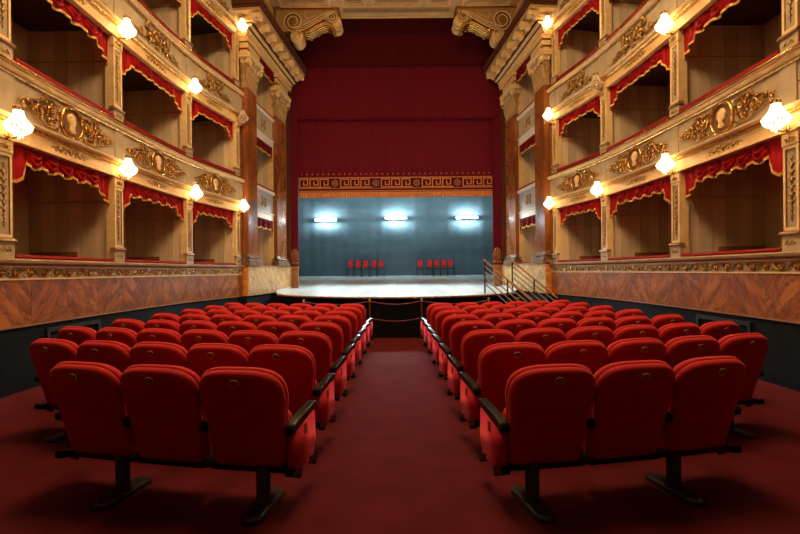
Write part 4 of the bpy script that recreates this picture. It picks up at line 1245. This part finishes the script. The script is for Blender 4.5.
for sd in (-1, 1):
    side = 'left' if sd < 0 else 'right'
    for r, (n, a0, a1) in enumerate(ROWS):
        d = 2.86+.91*r
        if sd > 0: a0, a1 = a0-1.0, a1+(2.0 if r else 0)
        elif r > 0: a1 += 3
        x = .985-.010*r; y = d
        if sd > 0: x -= .0
        pts = []; 
        for k in range(n):
            a = math.radians(a0+(a1*2-a0*1-a0)*.5*k/max(1, n-1)*1.0) if n > 1 else math.radians(a0)
            pts.append((x, y, a))
            an = math.radians(a0+(a1-a0)*(k+1)/max(1, n-1)*1.0)
            st = (a+an)/2
            pt_ = .582 if r < 3 else .574
            x += pt_*math.cos(st); y += pt_*math.sin(st)
        rn = ordinal(r+1)
        for k, (x_, y_, a) in enumerate(pts):
            lab = 'red velvet theatre seat, %s block, %s row from the viewer, %s from the aisle' % (side, rn, ordinal(k+1))
            seat((sd*x_, y_, floor_z(y_)), sd*a, 0, sd, k+1, r+1, k == 0, k == n-1, lab, 'red seats in the %s block' % side)
        # beam and legs
        bx = (pts[0][0]+pts[-1][0])/2; by = (pts[0][1]+pts[-1][1])/2
        fr = thing('seat_row_frame', 'black steel beam and feet carrying the %s row of the %s block' % (rn, side), 'seat frame', (sd*bx, by, floor_z(by)), 0, 'seat row frames')
        bm = B(); org = Vector((sd*bx, by, floor_z(by)))
        bp = [(sd*px+math.sin(-sd*a)*.07, py+.07*math.cos(a), floor_z(py)+.265) for px, py, a in pts]
        e0 = Vector(bp[0])+(Vector(bp[0])-Vector(bp[1])).normalized()*.24; e1 = Vector(bp[-1])+(Vector(bp[-1])-Vector(bp[-2])).normalized()*.18
        tube(bm, [e0]+bp+[e1], .034, 8); obj('beam', bm, 'steel', fr, org, smooth=True)
        for k in range(n//2+1) if n > 3 else (0, 1):
            q = (-.17, 1.66)[k] if n == 3 else min(.2+k*(n-1.3)/(n//2), n-1)
            i = max(0, min(int(q), n-2)); t = q-i
            lx = pts[i][0]+(pts[i+1][0]-pts[i][0])*t; ly = pts[i][1]+(pts[i+1][1]-pts[i][1])*t; a = pts[i][2]
            loc = Vector((sd*lx, ly+.06, floor_z(ly)))-Vector((sd*bx, by, floor_z(by)))
            lg = share('leg', POST, fr, Matrix.Translation(loc) @ Matrix.Rotation(sd*a, 4, 'Z'))
            share('foot', FOOT, lg, I4)

# ------------------------------------------------------------ stanchions and ropes
def stanchion(x, y, label):
    t = thing('stanchion', label, 'post', (x, y, floor_z(y)), 0, 'rope posts before the stage')
    bm = B(); lathe(bm, [(.14, 0), (.14, .015), (.05, .03), (.03, .05)], 20); obj('base', bm, 'brass', t, smooth=True)
    bm = B(); lathe(bm, [(.019, .04), (.019, .90)], 10); obj('pole', bm, 'brass', t, smooth=True)
    bm = B(); lathe(bm, [(.028, .90), (.030, .93), (.018, .945), (.034, .965), (.022, .99)], 12); obj('finial', bm, 'brass', t, smooth=True)
    bm = B(); lathe(bm, [(.030, .50), (.034, .52), (.030, .54)], 10); obj('rope_collar', bm, 'brass', t, smooth=True)
ySt = 10.45
xs = (-2.2, -.63, .60, 2.2)
for x, nm in zip(xs, ('outer left', 'left of the aisle', 'right of the aisle', 'outer right')):
    stanchion(x, ySt, 'slim brass rope post before the stage, %s' % nm)
for a, b, nm in ((xs[0], xs[1], 'left of the aisle'), (xs[1], xs[2], 'across the aisle'), (xs[2], xs[3], 'right of the aisle')):
    for z, lv in ((.92, 'upper'), (.52, 'lower')):
        if lv == 'lower' and nm != 'across the aisle': continue
        bm = B(); org = ((a+b)/2, ySt, floor_z(ySt)+z)
        tube(bm, [(a+.03+(b-a-.06)*i/16, ySt, floor_z(ySt)+z-.07*(1-(2*i/16-1)**2)) for i in range(17)], .012, 6)
        tag(obj('barrier_rope', bm, 'rope', None, org, smooth=True), 'dark red %s barrier rope hung %s' % (lv, nm), 'rope')

# ------------------------------------------------------------ steps to the stage with steel railings (right side)
P0 = Vector((2.42, 12.0, 0)); P1 = Vector((3.42, 12.95, 0)); u = Vector((.80, -.60, 0)).normalized()
st = thing('stage_steps', 'dark wooden steps rising to the right end of the stage', 'stairs', (3.3, 11.9, floor_z(11.9)))
so2 = Vector((3.3, 11.9, floor_z(11.9)))
nst = 5; fz_ = floor_z(11.5)
wd = (P1-P0).normalized()
for k in range(nst):
    zt = .92-(.92-fz_)*(k+1)/(nst+1); a = k*.24; bm = B()
    c = [P0+u*a, P1+u*a, P1+u*(a+.25), P0+u*(a+.25)]
    lo = [bm.verts.new((p.x, p.y, zt-.05)) for p in c]; hi = [bm.verts.new((p.x, p.y, zt)) for p in c]
    bm.faces.new(lo); bm.faces.new(hi)
    for i in range(4): bm.faces.new((lo[i], lo[(i+1) % 4], hi[(i+1) % 4], hi[i]))
    tr = obj('tread', bm, 'nosing', st, so2)
    bm = B(); c = [P0+u*(a+.20), P1+u*(a+.20), P1+u*(a+.22), P0+u*(a+.22)]
    lo = [bm.verts.new((p.x, p.y, fz_)) for p in c]; hi = [bm.verts.new((p.x, p.y, zt-.05)) for p in c]
    bm.faces.new(lo); bm.faces.new(hi)
    for i in range(4): bm.faces.new((lo[i], lo[(i+1) % 4], hi[(i+1) % 4], hi[i]))
    obj('riser', bm, 'stagedark', st, so2)
for i, (P, nm) in enumerate(((P0, 'nearer the aisle'), (P1, 'nearer the marble wall'))):
    org = Vector((P.x, P.y, .92))
    r = thing('stair_railing', 'sloping steel railing with wooden handrail beside the stage steps, %s' % nm, 'railing', org, 0, 'stair railings')
    L = 1.30; drop = (.92-fz_)
    A = Vector((P.x, P.y, .92)); E = A+u*L-Vector((0, 0, drop))
    if i: L = 1.35
    bm = B(); a = A+Vector((0, 0, .90)); e = E+Vector((0, 0, .86))
    tube(bm, [a-u*.04+Vector((0, 0, .02)), a, e], .024, 8); obj('handrail', bm, 'wood', r, org, smooth=True)
    for k in range(4):
        h = .74-.16*k
        bm = B(); tube(bm, [A+Vector((0, 0, h)), E+Vector((0, 0, h-.02))], .016, 6); obj('bar', bm, 'steelrail', r, org, smooth=True)
    for t in (0, .5, .98):
        q = A+(E-A)*t
        bm = B(); box(bm, q.x-.02, q.x+.02, q.y-.008, q.y+.008, max(fz_, q.z-.10) if t else .90, q.z+.89); obj('post', bm, 'steel', r, org)
